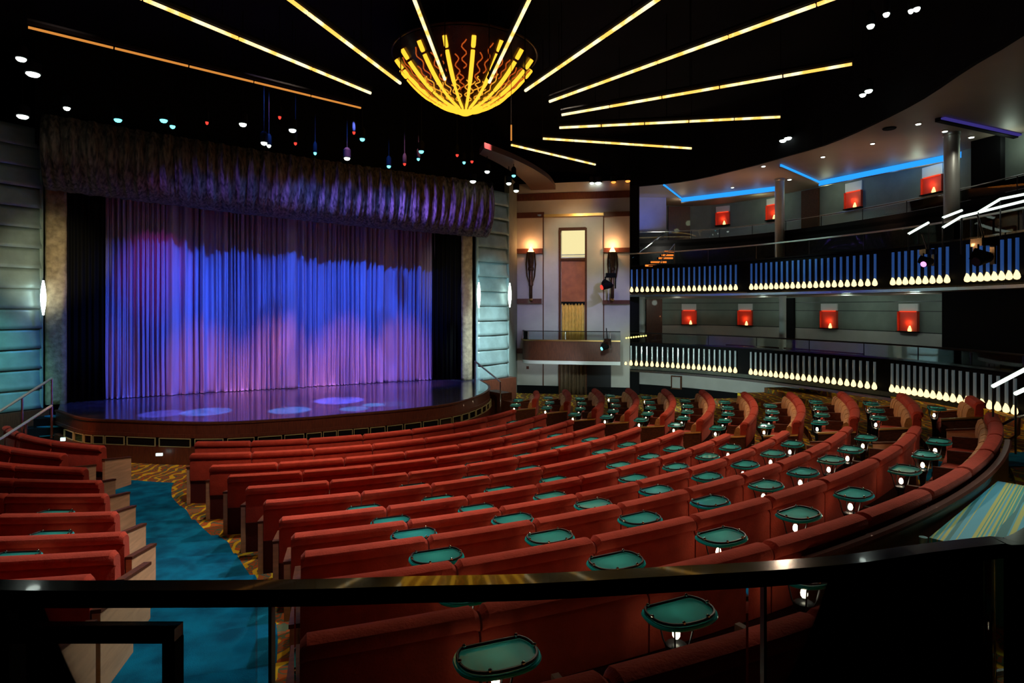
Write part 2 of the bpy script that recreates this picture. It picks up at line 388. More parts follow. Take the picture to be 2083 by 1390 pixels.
for k in range(11):
    s=[]; st=1.15/RK(k)*57.3; x=RN[k]+st
    while x<RF[k]-1: s.append(x); x+=st
    pew(RK(k),RN[k],RF[k],ZT[k],s,'short curved red pew in right block, %s from the stage'%ORD[k] if k<10 else 'single red seat unit at rear of right block, nearest the lit posts','curved pews of the right block',endl='wood',endr='wood')

# ---------------------------------------------------------------- drinks tables
def make_table(label,loc,rz):
    t=local('drinks_table',loc,label,'table','glass drinks tables behind the pews',rz)
    def outline(s=1.0,n=36):
        pts=[]; W,D=.218*s,.162*s
        for i in range(n):
            a=2*pi*i/n; c_,s_=cos(a),sin(a); x=W*abs(c_)**.82*(1 if c_>0 else -1); y=.03+D*abs(s_)**.82*(1 if s_>0 else -1)
            pts.append((x,max(y,.03-D*.72)))
        return pts
    o=outline(); b=MB(); b.prism(o,.708,.722); g=b.build('glass_top',M['frost'],t)
    MB().tube([(x,y,.710) for x,y in outline(1.035)],.011,6,True).build('glass_edge',M['teal_edge'],g)
    MB().tube([(x,y,.734) for x,y in outline(.97)],.009,6,True).build('rim_rail',M['darkmetal'],t)
    for x,y in ((-.15,-.085),(.15,-.085),(.21,.04),(-.21,.04),(.09,.175),(-.09,.175)):
        MB().ball((x,y,.742),.0125,8).build('knob',M['chrome'],t)
    MB().lathe((0,0,0),[(.11,0),(.11,.012),(.05,.03),(.035,.1),(.03,.32),(.045,.46),(.065,.51),(.05,.52)],14).build('pedestal',M['darkmetal'],t)
    MB().lathe((0,0,0),[(.012,.545),(.022,.56),(.024,.575),(.018,.60),(.01,.612)],12).build('lamp_bulb',M['tbulb'],t)
    for k in range(4):
        a=pi/4+k*pi/2; MB().tube([(cos(a)*r,sin(a)*r,z) for r,z in ((.05,.46),(.08,.53),(.10,.62),(.14,.703))],.006,5).build('bracket',M['darkmetal'],t)
    return t
T0=None
def put_table(R,a,label,sc=1.0):
    global T0
    z=zf(R); loc=pol(R,a,z); rz=radians(a-90)
    if T0 is None: T0=make_table(label,loc,rz); t=T0
    else: t=dup(T0,loc,rz,label)
    return t
for k in sorted(TAB):
    for j,a in enumerate(sorted(TAB[k])):
        nm='teal glass drinks table behind centre pew %s from stage, %s from left'%(ORD[k],ORD[j])
        put_table(RK(k)+.262,a,nm)
for k,a in ((5,-85.5),(6,-84.2),(4,-88.6),(7,-87)):
    put_table(LB[k][0]+.30,a,'glass drinks table in left block, behind %s pew from the stage'%ORD[k])
for k in range(0,11):
    R=RK(k)-.70; st=.62/R*57.3; n=4 if k>6 else 5
    if k>=9: n=3
    for j in range(n):
        a=RN[k]+1.5+st*1.55*j
        if a<RF[k]: put_table(R,a,'small teal drinks table at right block pew %s from stage, %s from aisle'%(ORD[k],ORD[j]))

# ---------------------------------------------------------------- stage
so=[ph(x,y,1.0) for x,y in ((118,833),(170,849),(237,853),(430,858),(600,850),(700,842),(800,834),(903,822),(955,810),(987,796),(992,785),(975,774))]
sl=spline([(p.x,p.y) for p in so],6)
# straight-ish tail behind the jambs
dirv=Vector((.889,.457)); nrm=Vector((.457,-.889))
JL=Vector((-12.47,16.8)); JR=Vector((-1.74,22.3))
rear=[(JR.x+.9,JR.y+1.6),(-2.4,24.2),(-12.8,19.0),(JL.x-.5,JL.y+.6)]
st=thing('stage',(-6.5,18,0),'black glossy stage with curved wooden apron and black panelled front','stage')
poly=[tuple(p) for p in sl]+rear
MB().prism(poly,.93,1.0).build('stage_deck',M['stagefloor'],st,smooth=0)
inn=offs(sl,-.02)
MB().extr(sl,(0,.05),.70,.985).build('apron_fascia',M['redwood'],st)
MB().extr(sl,(-.02,.075),.95,.995).build('deck_edge',M['wood'],st)
MB().extr(sl,(-.30,-.12),.40,.93).build('recess_wall',M['black'],st)
MB().extr(sl,(-.10,.07),.62,.70).build('shadow_ledge',M['redwood'],st)
MB().extr(sl,(-.25,.12),0,.40).build('lower_fascia',M['redwood'],st)
m=len(sl); cnt=0
for i in range(3,m-6,2):
    a=sl[i]; b_=sl[i+2 if i+2<m else m-1]; d=(b_-a); L_=d.length
    if L_<.2: continue
    n_=max(1,round(L_/.75))
    for q in range(n_):
        p0=a.lerp(b_,(q+.06)/n_); p1=a.lerp(b_,(q+.94)/n_); nn=Vector((d.y,-d.x)).normalized()*.085
        mm=MB(); c=(p0+p1)/2+nn; ang=atan2(d.y,d.x)
        w=(p1-p0).length
        pn=MB().box((c.x,c.y,.51),w,.02,.17,ang).build('front_panel',M['gloss'],st,smooth=0)
        fm=MB(); px,py=cos(ang),sin(ang)
        for zz in (.415,.605): fm.box((c.x+nn.x*.16,c.y+nn.y*.16,zz),w,.03,.014,ang)
        for sg in (-1,1): fm.box((c.x+px*w/2*sg+nn.x*.16,c.y+py*w/2*sg+nn.y*.16,.51),.014,.03,.2,ang)
        fm.build('panel_frame',M['frame'],pn,smooth=0); cnt+=1
# things on the apron front
for x,y,mt,lab,cat,sz in ((324,925,'sign','pale lit control plate low on the stage front, left','control plate',(.14,.04,.06)),(128,894,'sign','pale lit socket plate beside the left stage steps','socket plate',(.10,.04,.08))):
    p=pd(x,y,14.05 if x>200 else 15.0); tag(MB().box(p,*sz,.1).build(cat.replace(' ','_'),M[mt]),lab,cat)

# curtain
cv=[];cf=[]; L0=Vector((-11.93,17.75)); L1=Vector((-2.93,22.55)); NC=1000; ZR=[0,.015,.1,.5,1,1.6,2.3,3,3.7,4.5,5.3,6.2,7.2]; NR=len(ZR)-1
rng=random.Random(3); ph_=[0.0]
for i in range(NC): ph_.append(ph_[-1]+ (0.33+.15*sin(i*.021)+.12*sin(i*.057+1)+.10*sin(i*.13+2)+.07*sin(i*.31)))
cn=Vector((.47,-.882))
for j in range(NR+1):
    z=1.005+ZR[j]
    for i in range(NC+1):
        s=i/NC; base=L0.lerp(L1,s)
        am=.15*(.65+.8*noise.noise((s*22,0,j*.12)))
        d=am*sin(ph_[i]+.25*sin(j*.5+s*40))+.045*sin(2.3*ph_[i]+1)+.10*noise.noise((s*9,5,j*.15))
        lat=.03*noise.noise((s*60,j*.25,3))*(1-j/NR)
        p=base+cn*d+(L1-L0).normalized()*lat; zz=z
        if j==0: zz=1.005+.02*abs(noise.noise((s*90,1,1)))
        cv.append((p.x,p.y,zz))
for j in range(NR):
    for i in range(NC): cf.append((j*(NC+1)+i,j*(NC+1)+i+1,(j+1)*(NC+1)+i+1,(j+1)*(NC+1)+i))
o=MB().add(cv,cf).build('stage_curtain',M['curtain'],smooth=3.1)
md=o.modifiers.new('thick','SOLIDIFY'); md.thickness=.012
tag(o,'pale pleated stage curtain lit blue and pink, full width of the stage','curtain')
# black legs + backdrop
def drape(name,a,b,z0,z1,mt,label,cat='curtain',amp=.05,fold=.16,n=None,parent=None):
    a=Vector(a);b=Vector(b); L_=(b-a).length; n=n or int(L_/fold*8); nn=Vector(((b-a).y,-(b-a).x)).normalized(); vs=[];fs=[]
    for j in range(5):
        z=z0+(z1-z0)*j/4
        for i in range(n+1):
            s=i/n; p=a.lerp(b,s)+nn*amp*(sin(s*L_/fold*2*pi+.6*sin(s*17))+.4*noise.noise((s*8,j*.3,a.x))); vs.append((p.x,p.y,z))
    for j in range(4):
        for i in range(n): fs.append((j*(n+1)+i,j*(n+1)+i+1,(j+1)*(n+1)+i+1,(j+1)*(n+1)+i))
    o=MB().add(vs,fs).build(name,mt,parent,smooth=3.1); md=o.modifiers.new('thick','SOLIDIFY'); md.thickness=.01
    if parent is None: tag(o,label,cat)
    return o
jl=JL-nrm*.1; jr=JR-nrm*.1
drape('leg_drape',jl-dirv*.3-nrm*.15,(-11.85,17.55),1.0,8.2,M['black'],'black velvet drape masking left side of stage')
drape('leg_drape',(-2.95,22.4),jr+dirv*.35-nrm*.1,1.0,8.2,M['black'],'black velvet drape masking right side of stage')
struct(MB().extr([JL-nrm*2.4-dirv*4,JR-nrm*3.2+dirv*3],(0,.2),0,11).build('wall_stage',M['black'],smooth=0))
# jambs
def jamb(a,b,z0,z1,lab,thk=.35):
    a=Vector(a);b=Vector(b); d=(b-a); L_=d.length; nn=Vector((d.y,-d.x)).normalized(); vs=[];fs=[]; nx=8; nz=40
    for j in range(nz+1):
        for i in range(nx+1):
            s=i/nx; edge=.0 if 0<i<nx else -.06
            p=a.lerp(b,s)+nn*(.10+edge+.04*noise.noise((s*4,j*.35,a.x))); vs.append((p.x,p.y,z0+(z1-z0)*j/nz))
    for j in range(nz):
        for i in range(nx): fs.append((j*(nx+1)+i,j*(nx+1)+i+1,(j+1)*(nx+1)+i+1,(j+1)*(nx+1)+i))
    o=MB().add(vs,fs).build('proscenium_pillar',M['jamb'],smooth=3.1); md=o.modifiers.new('s','SOLIDIFY'); md.thickness=thk; md.offset=-1
    tag(o,lab,'pillar')
pl=pd(92,600,16.75); pr=pd(137,600,16.95); jamb((pl.x,pl.y),(pr.x,pr.y),1.0,7.1,'crinkled gold-brown pillar at left edge of the stage')
pl=pd(939,600,22.3); pr=pd(957,600,22.45); jamb((pl.x,pl.y),(pr.x,pr.y),1.0,6.6,'crinkled cream pillar at right edge of the stage',.06)
# valance
prof=[(-.15,.25),(.0,.02),(.2,-.03),(.42,.0),(.62,.10),(.80,.25),(.94,.45),(1.04,.7),(1.09,.95),(1.10,1.2),(1.06,1.45),(.97,1.68),(.84,1.88)]
vs=[];fs=[]; NV=420; VA=JL-dirv*.35; VB=JR+dirv*.80; mp_=len(prof)
for i in range(NV+1):
    s=i/NV; base=VA.lerp(VB,s); zb=6.93-.62*s-.10*sin(pi*s)
    endf=min(1,(min(s,1-s))/.012); endf=.80+.2*sqrt(max(0,endf))
    for k,(u,w) in enumerate(prof):
        fold=.055*sin(s*230+k*.10+3.5*noise.noise((s*12,k*.12,0)))+.03*sin(s*610+k*.2+4*noise.noise((s*30,k*.2,3)))+.03*noise.noise((s*120,k*.8,7))
        q=base+nrm*(u*endf+fold*(1 if 1<k else .2)); wz=w*(1.0)
        vs.append((q.x,q.y,zb+wz+.02*noise.noise((s*60,k*.3,9))))
for i in range(NV):
    for k in range(mp_-1): fs.append((i*mp_+k,(i+1)*mp_+k,(i+1)*mp_+k+1,i*mp_+k+1))
fs.append(tuple(range(mp_))); fs.append(tuple(NV*mp_+k for k in reversed(range(mp_))))
o=MB().add(vs,fs).build('stage_valance',M['valance'],smooth=3.1)
tag(o,'bulging crinkled fabric valance over the stage with purple light streaks','valance')
struct(MB().extr([VA-dirv*.2+nrm*.1,VB+nrm*.1],(-.1,.3),8.1,11).build('trim_1',M['black'],smooth=0))

# metal sheet towers beside the stage
def sheets(a,b,z0,z1,n,lab,ncol=1):
    a=Vector(a);b=Vector(b); t=thing('metal_tower',(a.x,a.y,z0),lab,'wall panel'); d=b-a; nn=Vector((d.y,-d.x)).normalized(); h=(z1-z0)/n
    for k in range(n):
        vs=[];fs=[]; nx=10;nz=5
        for j in range(nz+1):
            v=j/nz
            for i in range(nx+1):
                s=i/nx; bul=.055*(1-v)**1.5+.03*sin(pi*s)+.02*noise.noise((s*2,v*2,k+a.x)); p=a.lerp(b,s)+nn*bul; vs.append((p.x,p.y,z0+h*k+h*v))
        for j in range(nz):
            for i in range(nx): fs.append((j*(nx+1)+i,j*(nx+1)+i+1,(j+1)*(nx+1)+i+1,(j+1)*(nx+1)+i))
        o=MB().add(vs,fs).build('metal_sheet',M['sheet'],t,smooth=3.1); md=o.modifiers.new('s','SOLIDIFY'); md.thickness=.01
    for p in (a,b): MB().tube([(p.x,p.y,z0),(p.x,p.y,z1)],.05,8).build('edge_tube',M['sheet'],t)
    MB().extr([a,b],(-.16,-.08),z0,z1).build('backing',M['darkmetal'],t,smooth=0)
    return t
a=pd(-160,700,14.6); b=pd(84,700,16.7); TWL=sheets((a.x,a.y),(b.x,b.y),.92,8.6,14,'tall curved metal sheet wall left of the stage, lit teal')
a=pd(970,700,22.6); b=pd(1033,700,23.9); TWR=sheets((a.x,a.y),(b.x,b.y),.95,8.2,13,'narrow tower of bowed metal sheets right of the stage, brightly lit')
a=pd(-160,700,14.5); b=pd(100,700,16.7)
struct(MB().extr([Vector((a.x,a.y)),Vector((b.x,b.y))],(-.3,0.02),0,.90).build('baseboard_left',M['redwood'],smooth=0))
struct(MB().extr([Vector((-18,12.0)),Vector((a.x-.1,a.y-.1))],(-.2,0),0,11).build('wall_left',M['black'],smooth=0))
a=pd(966,700,22.5); b=pd(1046,700,24.0)
struct(MB().extr([Vector((a.x,a.y)),Vector((b.x,b.y))],(-.3,.12),-.02,.93).build('baseboard_right',M['redwood'],smooth=0))
# lit slots on the edges of the metal walls
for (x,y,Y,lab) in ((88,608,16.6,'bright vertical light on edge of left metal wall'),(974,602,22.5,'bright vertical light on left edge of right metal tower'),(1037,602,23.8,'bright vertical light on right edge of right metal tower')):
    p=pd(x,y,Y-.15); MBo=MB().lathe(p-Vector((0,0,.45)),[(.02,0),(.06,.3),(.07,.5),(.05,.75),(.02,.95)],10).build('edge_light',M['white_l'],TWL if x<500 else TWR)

# left stage steps + rails
ls=thing('stage_steps',pd(70,880,15.2)-Vector((0,0,.6)),'dark steps with blue-lit treads at left rising to the stage','steps')
for i,(x,y,z) in enumerate(((82,884,.36),(98,866,.58),(118,846,.80))):
    p=ph(x,y,z); q=MB().box((p.x,p.y,z/2-.01),.95,.46,z-.02,.45).build('step',M['black'],ls,smooth=0)
    MB().lathe((p.x+.06,p.y-.02,z-.02),[(.30,0),(.31,.022)],24,1.25,.62).build('tread_light_disc',M['step'],q,smooth=.5)  # cyan light on the tread painted as a flat oval disc
def rail(name,pts,r,mt,lab,cat='handrail',posts=(),postmat='steel',zb=None):
    t=thing(name,Vector(pts[0]),lab,cat)
    MB().tube(pts,r,8).build('rail',M[mt],t)
    for p,zz in posts: MB().tube([p,(p[0],p[1],zz)],r*.8,6).build('post',M[postmat],t)
    return t
p0,p1=pd(-40,862,12.6),pd(105,770,14.6); rail('handrail',[p0,p1],.028,'satin','upper steel handrail beside left stage steps',posts=[(p0.lerp(p1,.55),.3),(p1,.8)])
p0,p1=pd(-40,920,12.0),pd(105,826,14.3); rail('handrail',[p0,p1],.032,'satin','lower steel handrail beside left stage steps',posts=[(p0.lerp(p1,.6),0),(p1,.6)])
p0,p1=pd(966,735,20.5),pd(1018,777,19.6); rail('handrail',[p0,p1],.028,'satin','steel handrail down from the right end of the stage',posts=[(p1,0),(p0,.9)])
rs=thing('stage_steps',(-.6,19.4,0),'dark steps going down at the right end of the stage','steps')
for i in range(4):
    c=Vector((-.45+.28*i,20.4-.35*i)); MB().box((c.x,c.y,(.85-.22*i)/2),.9,.42,.85-.22*i,-.9).build('step',M['wood'],rs,smooth=0)

# ---------------------------------------------------------------- torch wall (right of stage)
WA=Vector((pd(1052,700,26.1).x,26.1)); WB=Vector((pd(1281,700,25.2).x,25.2))
def onw(px,py,off=0.0):
    u=(px-CXP)/F; d=WB-WA; t=(u*WA.y-WA.x)/(d.x-u*d.y); p=WA+d*t; n=Vector((d.y,-d.x)).normalized(); q=p+n*off
    return Vector((q.x,q.y,E+(HZ-py)/F*p.y))
wang=atan2((WB-WA).y,(WB-WA).x)
struct(MB().extr([WA,WB],(-.3,0),-.02,9.0).build('wall_right',M['pale'],smooth=0))
q=pd(1036,700,24.4); struct(MB().extr([Vector((q.x,q.y)),WA],(-.2,0),-.02,9.0).build('wall_corner',M['grey'],smooth=0))
def wbox(x0,x1,y0,y1,th,mt,name,parent=None,off=0.0,lab=None,cat=None):
    a=onw(x0,y0,off);b=onw(x1,y1,off); c=(a+b)/2; n=Vector((sin(wang),-cos(wang),0))
    w=(Vector((b.x,b.y))-Vector((a.x,a.y))).length
    o=MB().box(c+n*th/2,w,th,abs(a.z-b.z),wang).build(name,mt,parent,smooth=0)
    if lab: tag(o,lab,cat)
    return o
i_=2
for (x0,x1,y0,y1) in ((1036,1107,434,443),(1228,1281,432,440),(1036,1104,507,516),(1228,1281,505,513),(1036,1102,608,618),(1226,1281,611,619),(1036,1063,709,719),(1052,1281,396,402)):
    struct(wbox(x0,x1,y0,y1,.08,M['redwood'],'trim_%d'%i_)); i_+=1
struct(wbox(1107,1228,437,439,.10,M['brass'],'trim_%d'%i_)); i_+=1
for x in (1105,1228): struct(wbox(x-1,x+1,440,800,.02,M['wood'],'trim_%d'%i_)); i_+=1
for (x0,x1) in ((1137,1141),(1190,1194)): struct(wbox(x0,x1,464,812,.10,M['wood'],'trim_%d'%i_)); i_+=1
w=thing('window_1',onw(1166,527,0),'tall pale yellow lit window in wooden frame above the box balcony','window'); w['kind']='structure'
del w['label'], w['category']
wbox(1143,1190,468,526,.03,M['window'],'window_pane',w,.03); wbox(1141,1192,464,469,.12,M['wood'],'window_frame',w); wbox(1141,1192,526,530,.12,M['wood'],'window_frame',w)
wbox(1143,1190,518,520,.05,M['white'],'blind_rail',w,.04); wbox(1143,1190,523,525,.05,M['white'],'blind_rail',w,.04)
struct(wbox(1142,1190,530,614,.05,mat('amber_wood_panel',(.42,.12,.03),.45,var=.3,vscale=4),'trim_%d'%i_)); i_+=1
struct(wbox(1142,1190,614,620,.12,M['black'],'trim_%d'%i_)); i_+=1
a=onw(1143,690,.10); b=onw(1189,690,.10); top=onw(1166,618).z
drape('gold_curtain',(a.x,a.y),(b.x,b.y),onw(1166,692).z,top,M['gold_curtain'],'shimmering gold curtain in tall slot above box balcony',amp=.035,fold=.14)
a=onw(1140,800,.10); b=onw(1192,800,.10)
drape('bronze_curtain',(a.x,a.y),(b.x,b.y),0.0,onw(1166,738).z,M['bronze_curtain'],'dark bronze curtain over the doorway below the box balcony',amp=.05,fold=.17)
struct(wbox(1194,1243,738,815,.06,M['darkmetal'],'door_1'))
tag(wbox(1071,1076,745,751,.04,M['redwood'],'wall_plate'),'small red-brown square plate on the pale wall below box balcony','wall plate')
# box balcony
bb=thing('box_balcony',onw(1160,740,.5),'curved wooden box balcony with glass rail beside the stage wall','balcony')
fl_=[onw(1064,0,.12),onw(1063,0,.8),onw(1078,0,1.25),onw(1120,0,1.3),onw(1180,0,1.3),onw(1245,0,1.25),onw(1247,0,.12)]
def rescale(px,off):
    p=onw(px,0,0); n=Vector((sin(wang),-cos(wang))); q=Vector((p.x,p.y))+n*off; u=(px-CXP)/F; return Vector((u*q.y,q.y))
bl=[rescale(x,o_) for x,o_ in ((1066,.1),(1063,.75),(1070,1.1),(1090,1.25),(1150,1.25),(1200,1.25),(1262,1.2))]
bl=spline(bl,5)
zl,zh=E-2.30,E-2.06
MB().prism([tuple(p) for p in bl]+[tuple(rescale(1262,.08))],E-2.32,E-2.18).build('white_underside',M['white'],bb,smooth=0)
MB().extr(bl,(-.06,0),E-2.18,E-1.38).build('wooden_front',M['redwood'],bb)
MB().extr(bl,(-.12,.06),E-1.38,E-1.33).build('top_cap',M['brass'],bb)
MB().extr(bl,(-.03,-.02),E-1.33,E-1.0).build('glass_panel',M['glass'],bb)
MB().tube([(p.x,p.y,E-.98) for p in bl],.018,6).build('rail',M['darkmetal'],bb)
for i in (0,6,12,20,28): 
    p=bl[min(i,len(bl)-1)]; MB().tube([(p.x,p.y,E-1.33),(p.x,p.y,E-.98)],.012,5).build('post',M['steel'],bb)
# torches
def torch(px,lab):
    p=onw(px,612,.16); zt=onw(px,514).z; H=zt-p.z; t=thing('wall_torch',p,lab,'wall lamp')
    MB().lathe(p,[(.03,-.04),(.06,0),(.05,.06),(.07,.12),(.07,H*.30),(.10,H*.31),(.10,H*.36),(.08,H*.38),(.09,H*.62),(.13,H*.63),(.13,H*.68),(.10,H*.70),(.14,H*.85),(.17,H)],12).build('bronze_cone',M['bronze'],t)
    for zz in (.02,.335,.655): MB().lathe(p+Vector((0,0,H*zz)),[(.06,-.04),(.09,0),(.06,.05)],10).build('ring',M['brass'],t)
    for sg in (-1,1): MB().tube([(p.x+sg*dx,p.y,p.z+H*v) for dx,v in ((.06,.35),(.16,.5),(.2,.75),(.17,.98))],[.015,.03,.035,.03],6).build('side_fin',M['bronze'],t)
    MB().lathe(p+Vector((0,0,H)),[(.10,0),(.13,.03),(.09,.12),(.02,.25)],10).build('flame_glass',M['flame'],t)
    n=Vector((sin(wang),-cos(wang),0)); q=p+n*.1+Vector((0,0,H+.3)); light('torch_glow',q,(1,.42,.15),26,.06)
def light(name,loc,col,en,r=.1,kind='POINT',aim=None,size=40,blend=.5):
    l=bpy.data.lights.new(name,kind); l.energy=en; l.color=col; o=bpy.data.objects.new(name,l); COL.objects.link(o); o.location=loc
    if kind in('POINT','SPOT'): l.shadow_soft_size=r
    if kind=='SPOT': l.spot_size=radians(size); l.spot_blend=blend
    if kind=='AREA': l.shape='RECTANGLE'; l.size=r[0]; l.size_y=r[1]
    if aim is not None:
        d=(Vector(aim)-Vector(loc)); o.rotation_euler=d.to_track_quat('-Z','Y').to_euler()
    return o
torch(1081,'bronze torch wall lamp with orange flame, left of the lit window')
torch(1246,'bronze torch wall lamp with orange flame, right of the lit window')
# notice board on grey wall etc. come with the balconies

# ---------------------------------------------------------------- balconies
FP=[(4.62,25.5),(6.6,24.1),(8.36,22.25),(9.75,19.9),(10.8,17.7),(11.35,15.6),(11.45,13.6),(11.1,11.0),(10.3,8.4),(9.2,6.2)]
BP=[(5.2,29.5),(7.6,30.3),(9.3,30.5),(11.0,29.3),(12.3,27.2),(13.6,24.2),(14.5,21.0),(15.0,16.5),(14.8,11.5),(13.8,7.0)]
FL=spline(FP,8); BL=spline(BP,8)
ML=[a.lerp(b,.52) for a,b in zip(FL,BL)]
CP=[(-14,27.6),(.3,27.1),(3.6,26.2),(6.8,24.7),(8.4,22.4),(9.3,20.4),(9.95,18.6),(10.1,15.3),(9.75,12.9),(9.6,11.4),(9.0,8),(8,5)]
def st_(o): return struct(o)
st_(MB().loft(FL,BL,1.12,1.25).build('floor_balcony_lower',M['grey'],smooth=0))
st_(MB().loft(FL,BL,4.14,4.26).build('floor_balcony_upper',M['paleceil'],smooth=0))
# walls
st_(MB().extr(offs(FL,-.7),(-.15,0),-.02,1.12).build('wall_below_balcony',M['pale'],smooth=0))
st_(MB().extr(BL,(-.2,0),1.25,4.14).build('wall_back_lower',M['grey'],smooth=0))
st_(MB().extr(BL,(-.2,0),4.26,9.0).build('wall_back_upper',M['grey'],smooth=0))
st_(MB().extr(ML,(-.12,0),4.26,6.75).build('wall_rear_tier',M['black'],smooth=0))
st_(MB().loft(ML,BL,6.45,6.6).build('floor_rear_tier',M['black'],smooth=0))
for (z0,z1,nm) in ((1.05,2.20,'lower'),(4.16,5.37,'upper')):
    t=thing('balcony_parapet',(FL[0].x,FL[0].y,z0),'long dark curved parapet of the %s balcony carrying the lamp tubes'%nm,'parapet')
    MB().extr(FL[2:],(-.10,0),z0+.05,z1).build('front_panel',M['black'],t)
    MB().extr(FL[2:],(-.14,.10),z1,z1+.05).build('cap',M['gloss'],t)
    MB().extr(FL[2:],(-.1,.16),z0-.03,z0+.05).build('metal_lip',M['steel'],t)
# glass balustrades
for (z0,z1,nm,mt) in ((2.25,2.62,'lower','darkmetal'),(5.42,5.93,'upper','white')):
    t=thing('glass_balustrade',(FL[0].x,FL[0].y,z0),'glass balustrade with slim metal rail on top of the %s balcony front'%nm,'balustrade')
    ln=offs(FL,-.05); MB().extr(ln,(-.006,.006),z0,z1-.03).build('glass_panel',M['glass'],t)
    MB().tube([(p.x,p.y,z1) for p in ln],.028,6).build('rail',M[mt],t)
    for i in range(0,len(ln),6): MB().tube([(ln[i].x,ln[i].y,z0),(ln[i].x,ln[i].y,z1)],.014,5).build('post',M['darkmetal'],t)
t=thing('rear_railing',(ML[0].x,ML[0].y,6.75),'slim railing along the rear tier of the upper balcony','railing')
MB().tube([(p.x,p.y,7.12) for p in ML],.02,6).build('rail',M['steel'],t)
MB().extr(ML,(-.006,.006),6.76,7.08).build('glass_panel',M['glass'],t)
for i in range(2,len(ML),5): MB().tube([(ML[i].x,ML[i].y,6.75),(ML[i].x,ML[i].y,7.12)],.014,5).build('post',M['darkmetal'],t)
# lamp tubes
def make_lamp(mt,H,loc,rz,lab,grp):
    t=local('tube_lamp',loc,lab,'lamp',grp,rz)
    MB().lathe((0,0,0),[(.034,.17),(.034,H)],8).build('glass_tube',M[mt],t)
    MB().lathe((0,-.01,0),[(.015,0),(.058,.02),(.072,.06),(.062,.12),(.040,.17),(.026,.22)],10).build('glowing_bulb',M['bulb'],t)
    MB().box((0,.045,.06),.10,.05,.10).build('socket',M['darkmetal'],t,smooth=0)
    return t
def bays(level,z,H,mt,blist):
    proto=None
    for bi,(nm,xs) in enumerate(blist):
        for j,x in enumerate(xs):
            p,a=hit(x,FL)
            if p is None: continue
            n=Vector((sin(a),-cos(a))); q=p+n*.10; loc=(q.x,q.y,z)
            # keep the lamp on its sight line
            lab='slim %s glass tube lamp, %s in %s bay of %s balcony front'%('blue' if level=='upper' else 'grey',ORD[j],nm,level)
            grp='tube lamps of the %s balcony front'%level
            if proto is None: proto=make_lamp(mt,H,loc,a,lab,grp)
            else: dup(proto,loc,a,lab)
def ls_(x0,x1,n): return [x0+(x1-x0)*i/(n-1) for i in range(n)]
s3=[1818,1832,1845,1860,1873,1887,1901,1914,1928,1942,1956,1970,1984,1998,2012,2027,2042,2057,2072]
def persp(x0,x1,n):       # lamps evenly spaced along the real front between two sight lines
    (a,_),(b,_)=hit(x0,FL),hit(x1,FL)
    L=[0]; pts=[p for p in FL]; 
    out=[]
    for i in range(n):
        t=i/(n-1); q=a.lerp(b,t); out.append(CXP+F*q.x/q.y)
    return out
bays('upper',4.32,.94,'tubeU',[('left',ls_(1287,1500,21)),('second',persp(1532,1785,22)),('third',persp(1822,1934,9)),('right-hand',persp(1976,2079,8))])
bays('lower',1.27,.82,'tubeL',[('left',ls_(1275,1499,22)),('second',persp(1531,1784,22)),('right-hand',persp(1820,2074,19))])
# niches with red lining
def niche(px,zb,zt,zw,w,line,lab):
    p,a=hit(px,line); n=Vector((sin(a),-cos(a))); t=thing('lit_niche',(p.x,p.y,zb),lab,'niche')
    c=p+n*.03; ex=Vector((cos(a),sin(a)))
    MB().box((c.x,c.y,(zb+zt)/2),w,.05,zt-zb,a).build('red_lining',M['redpanel'],t,smooth=0)
    d=p+n*.07
    for sg in(-1,1):
        q=d+ex*sg*w/2; MB().box((q.x,q.y,(zb+zt)/2),.03,.10,zt-zb,a).build('side_panel',M['redpanel'],t,smooth=0)
    MB().box((d.x,d.y,zb-.02),w+.04,.20,.04,a).build('shelf',M['black'],t,smooth=0)
    MB().box((d.x,d.y,zt),w*.8,.08,.03,a).build('glowing_slot',M['slot'],t,smooth=0)
    MB().box((c.x,c.y,(zt+zw)/2),w,.06,zw-zt-.04,a).build('white_panel',M['white'],t,smooth=0)
    MB().lathe((d.x+ex.x*.08,d.y+ex.y*.08,zb),[(.06,0),(.07,.05),(.045,.13),(.02,.20)],10).build('candle_lamp',M['candle'],t)
    light('niche_glow',(d.x+n.x*.12,d.y+n.y*.12,zb+.30),(1,.35,.12),1.6,.03)
for px,zb,zt,zw,w,nm in ((1401,2.83,3.53,3.88,.72,'first'),(1517,2.83,3.53,3.88,.74,'second'),(1688,2.83,3.54,3.86,.78,'third'),(1850,2.83,3.54,3.84,.82,'fourth')):
    niche(px,zb,zt,zw,w,BL,'red glowing wall niche with small lamp, lower balcony, %s from the left'%nm)
for px,zb,zt,zw,w,nm in ((1471,7.75,8.38,8.7,.68,'first'),(1574,7.72,8.4,8.72,.7,'second, half behind the column'),(1738,7.65,8.3,8.7,.76,'third'),(1899,7.62,8.2,8.6,.82,'fourth')):
    niche(px,zb,zt,zw,w,BL,'red glowing wall niche, upper balcony, %s from the left'%nm)
# horizontal joints on back walls, pale lower band
for z in (2.80,3.55,3.9): st_(MB().extr(BL,(0,.012),z-.012,z+.012).build('trim_%d'%i_,M['darkmetal'],smooth=0)); i_+=1
seg=lambda x0,x1,ln:[p for p in ln if x0<=CXP+F*p.x/p.y<=x1]
st_(MB().extr(BL,(0,.01),1.25,2.78).build('trim_%d'%i_,M['pale'],smooth=0)); i_+=1
st_(MB().extr(BL,(0,.01),6.6,7.6).build('trim_%d'%i_,M['pale'],smooth=0)); i_+=1  # lit lower stretch of the wall put in as a paler strip
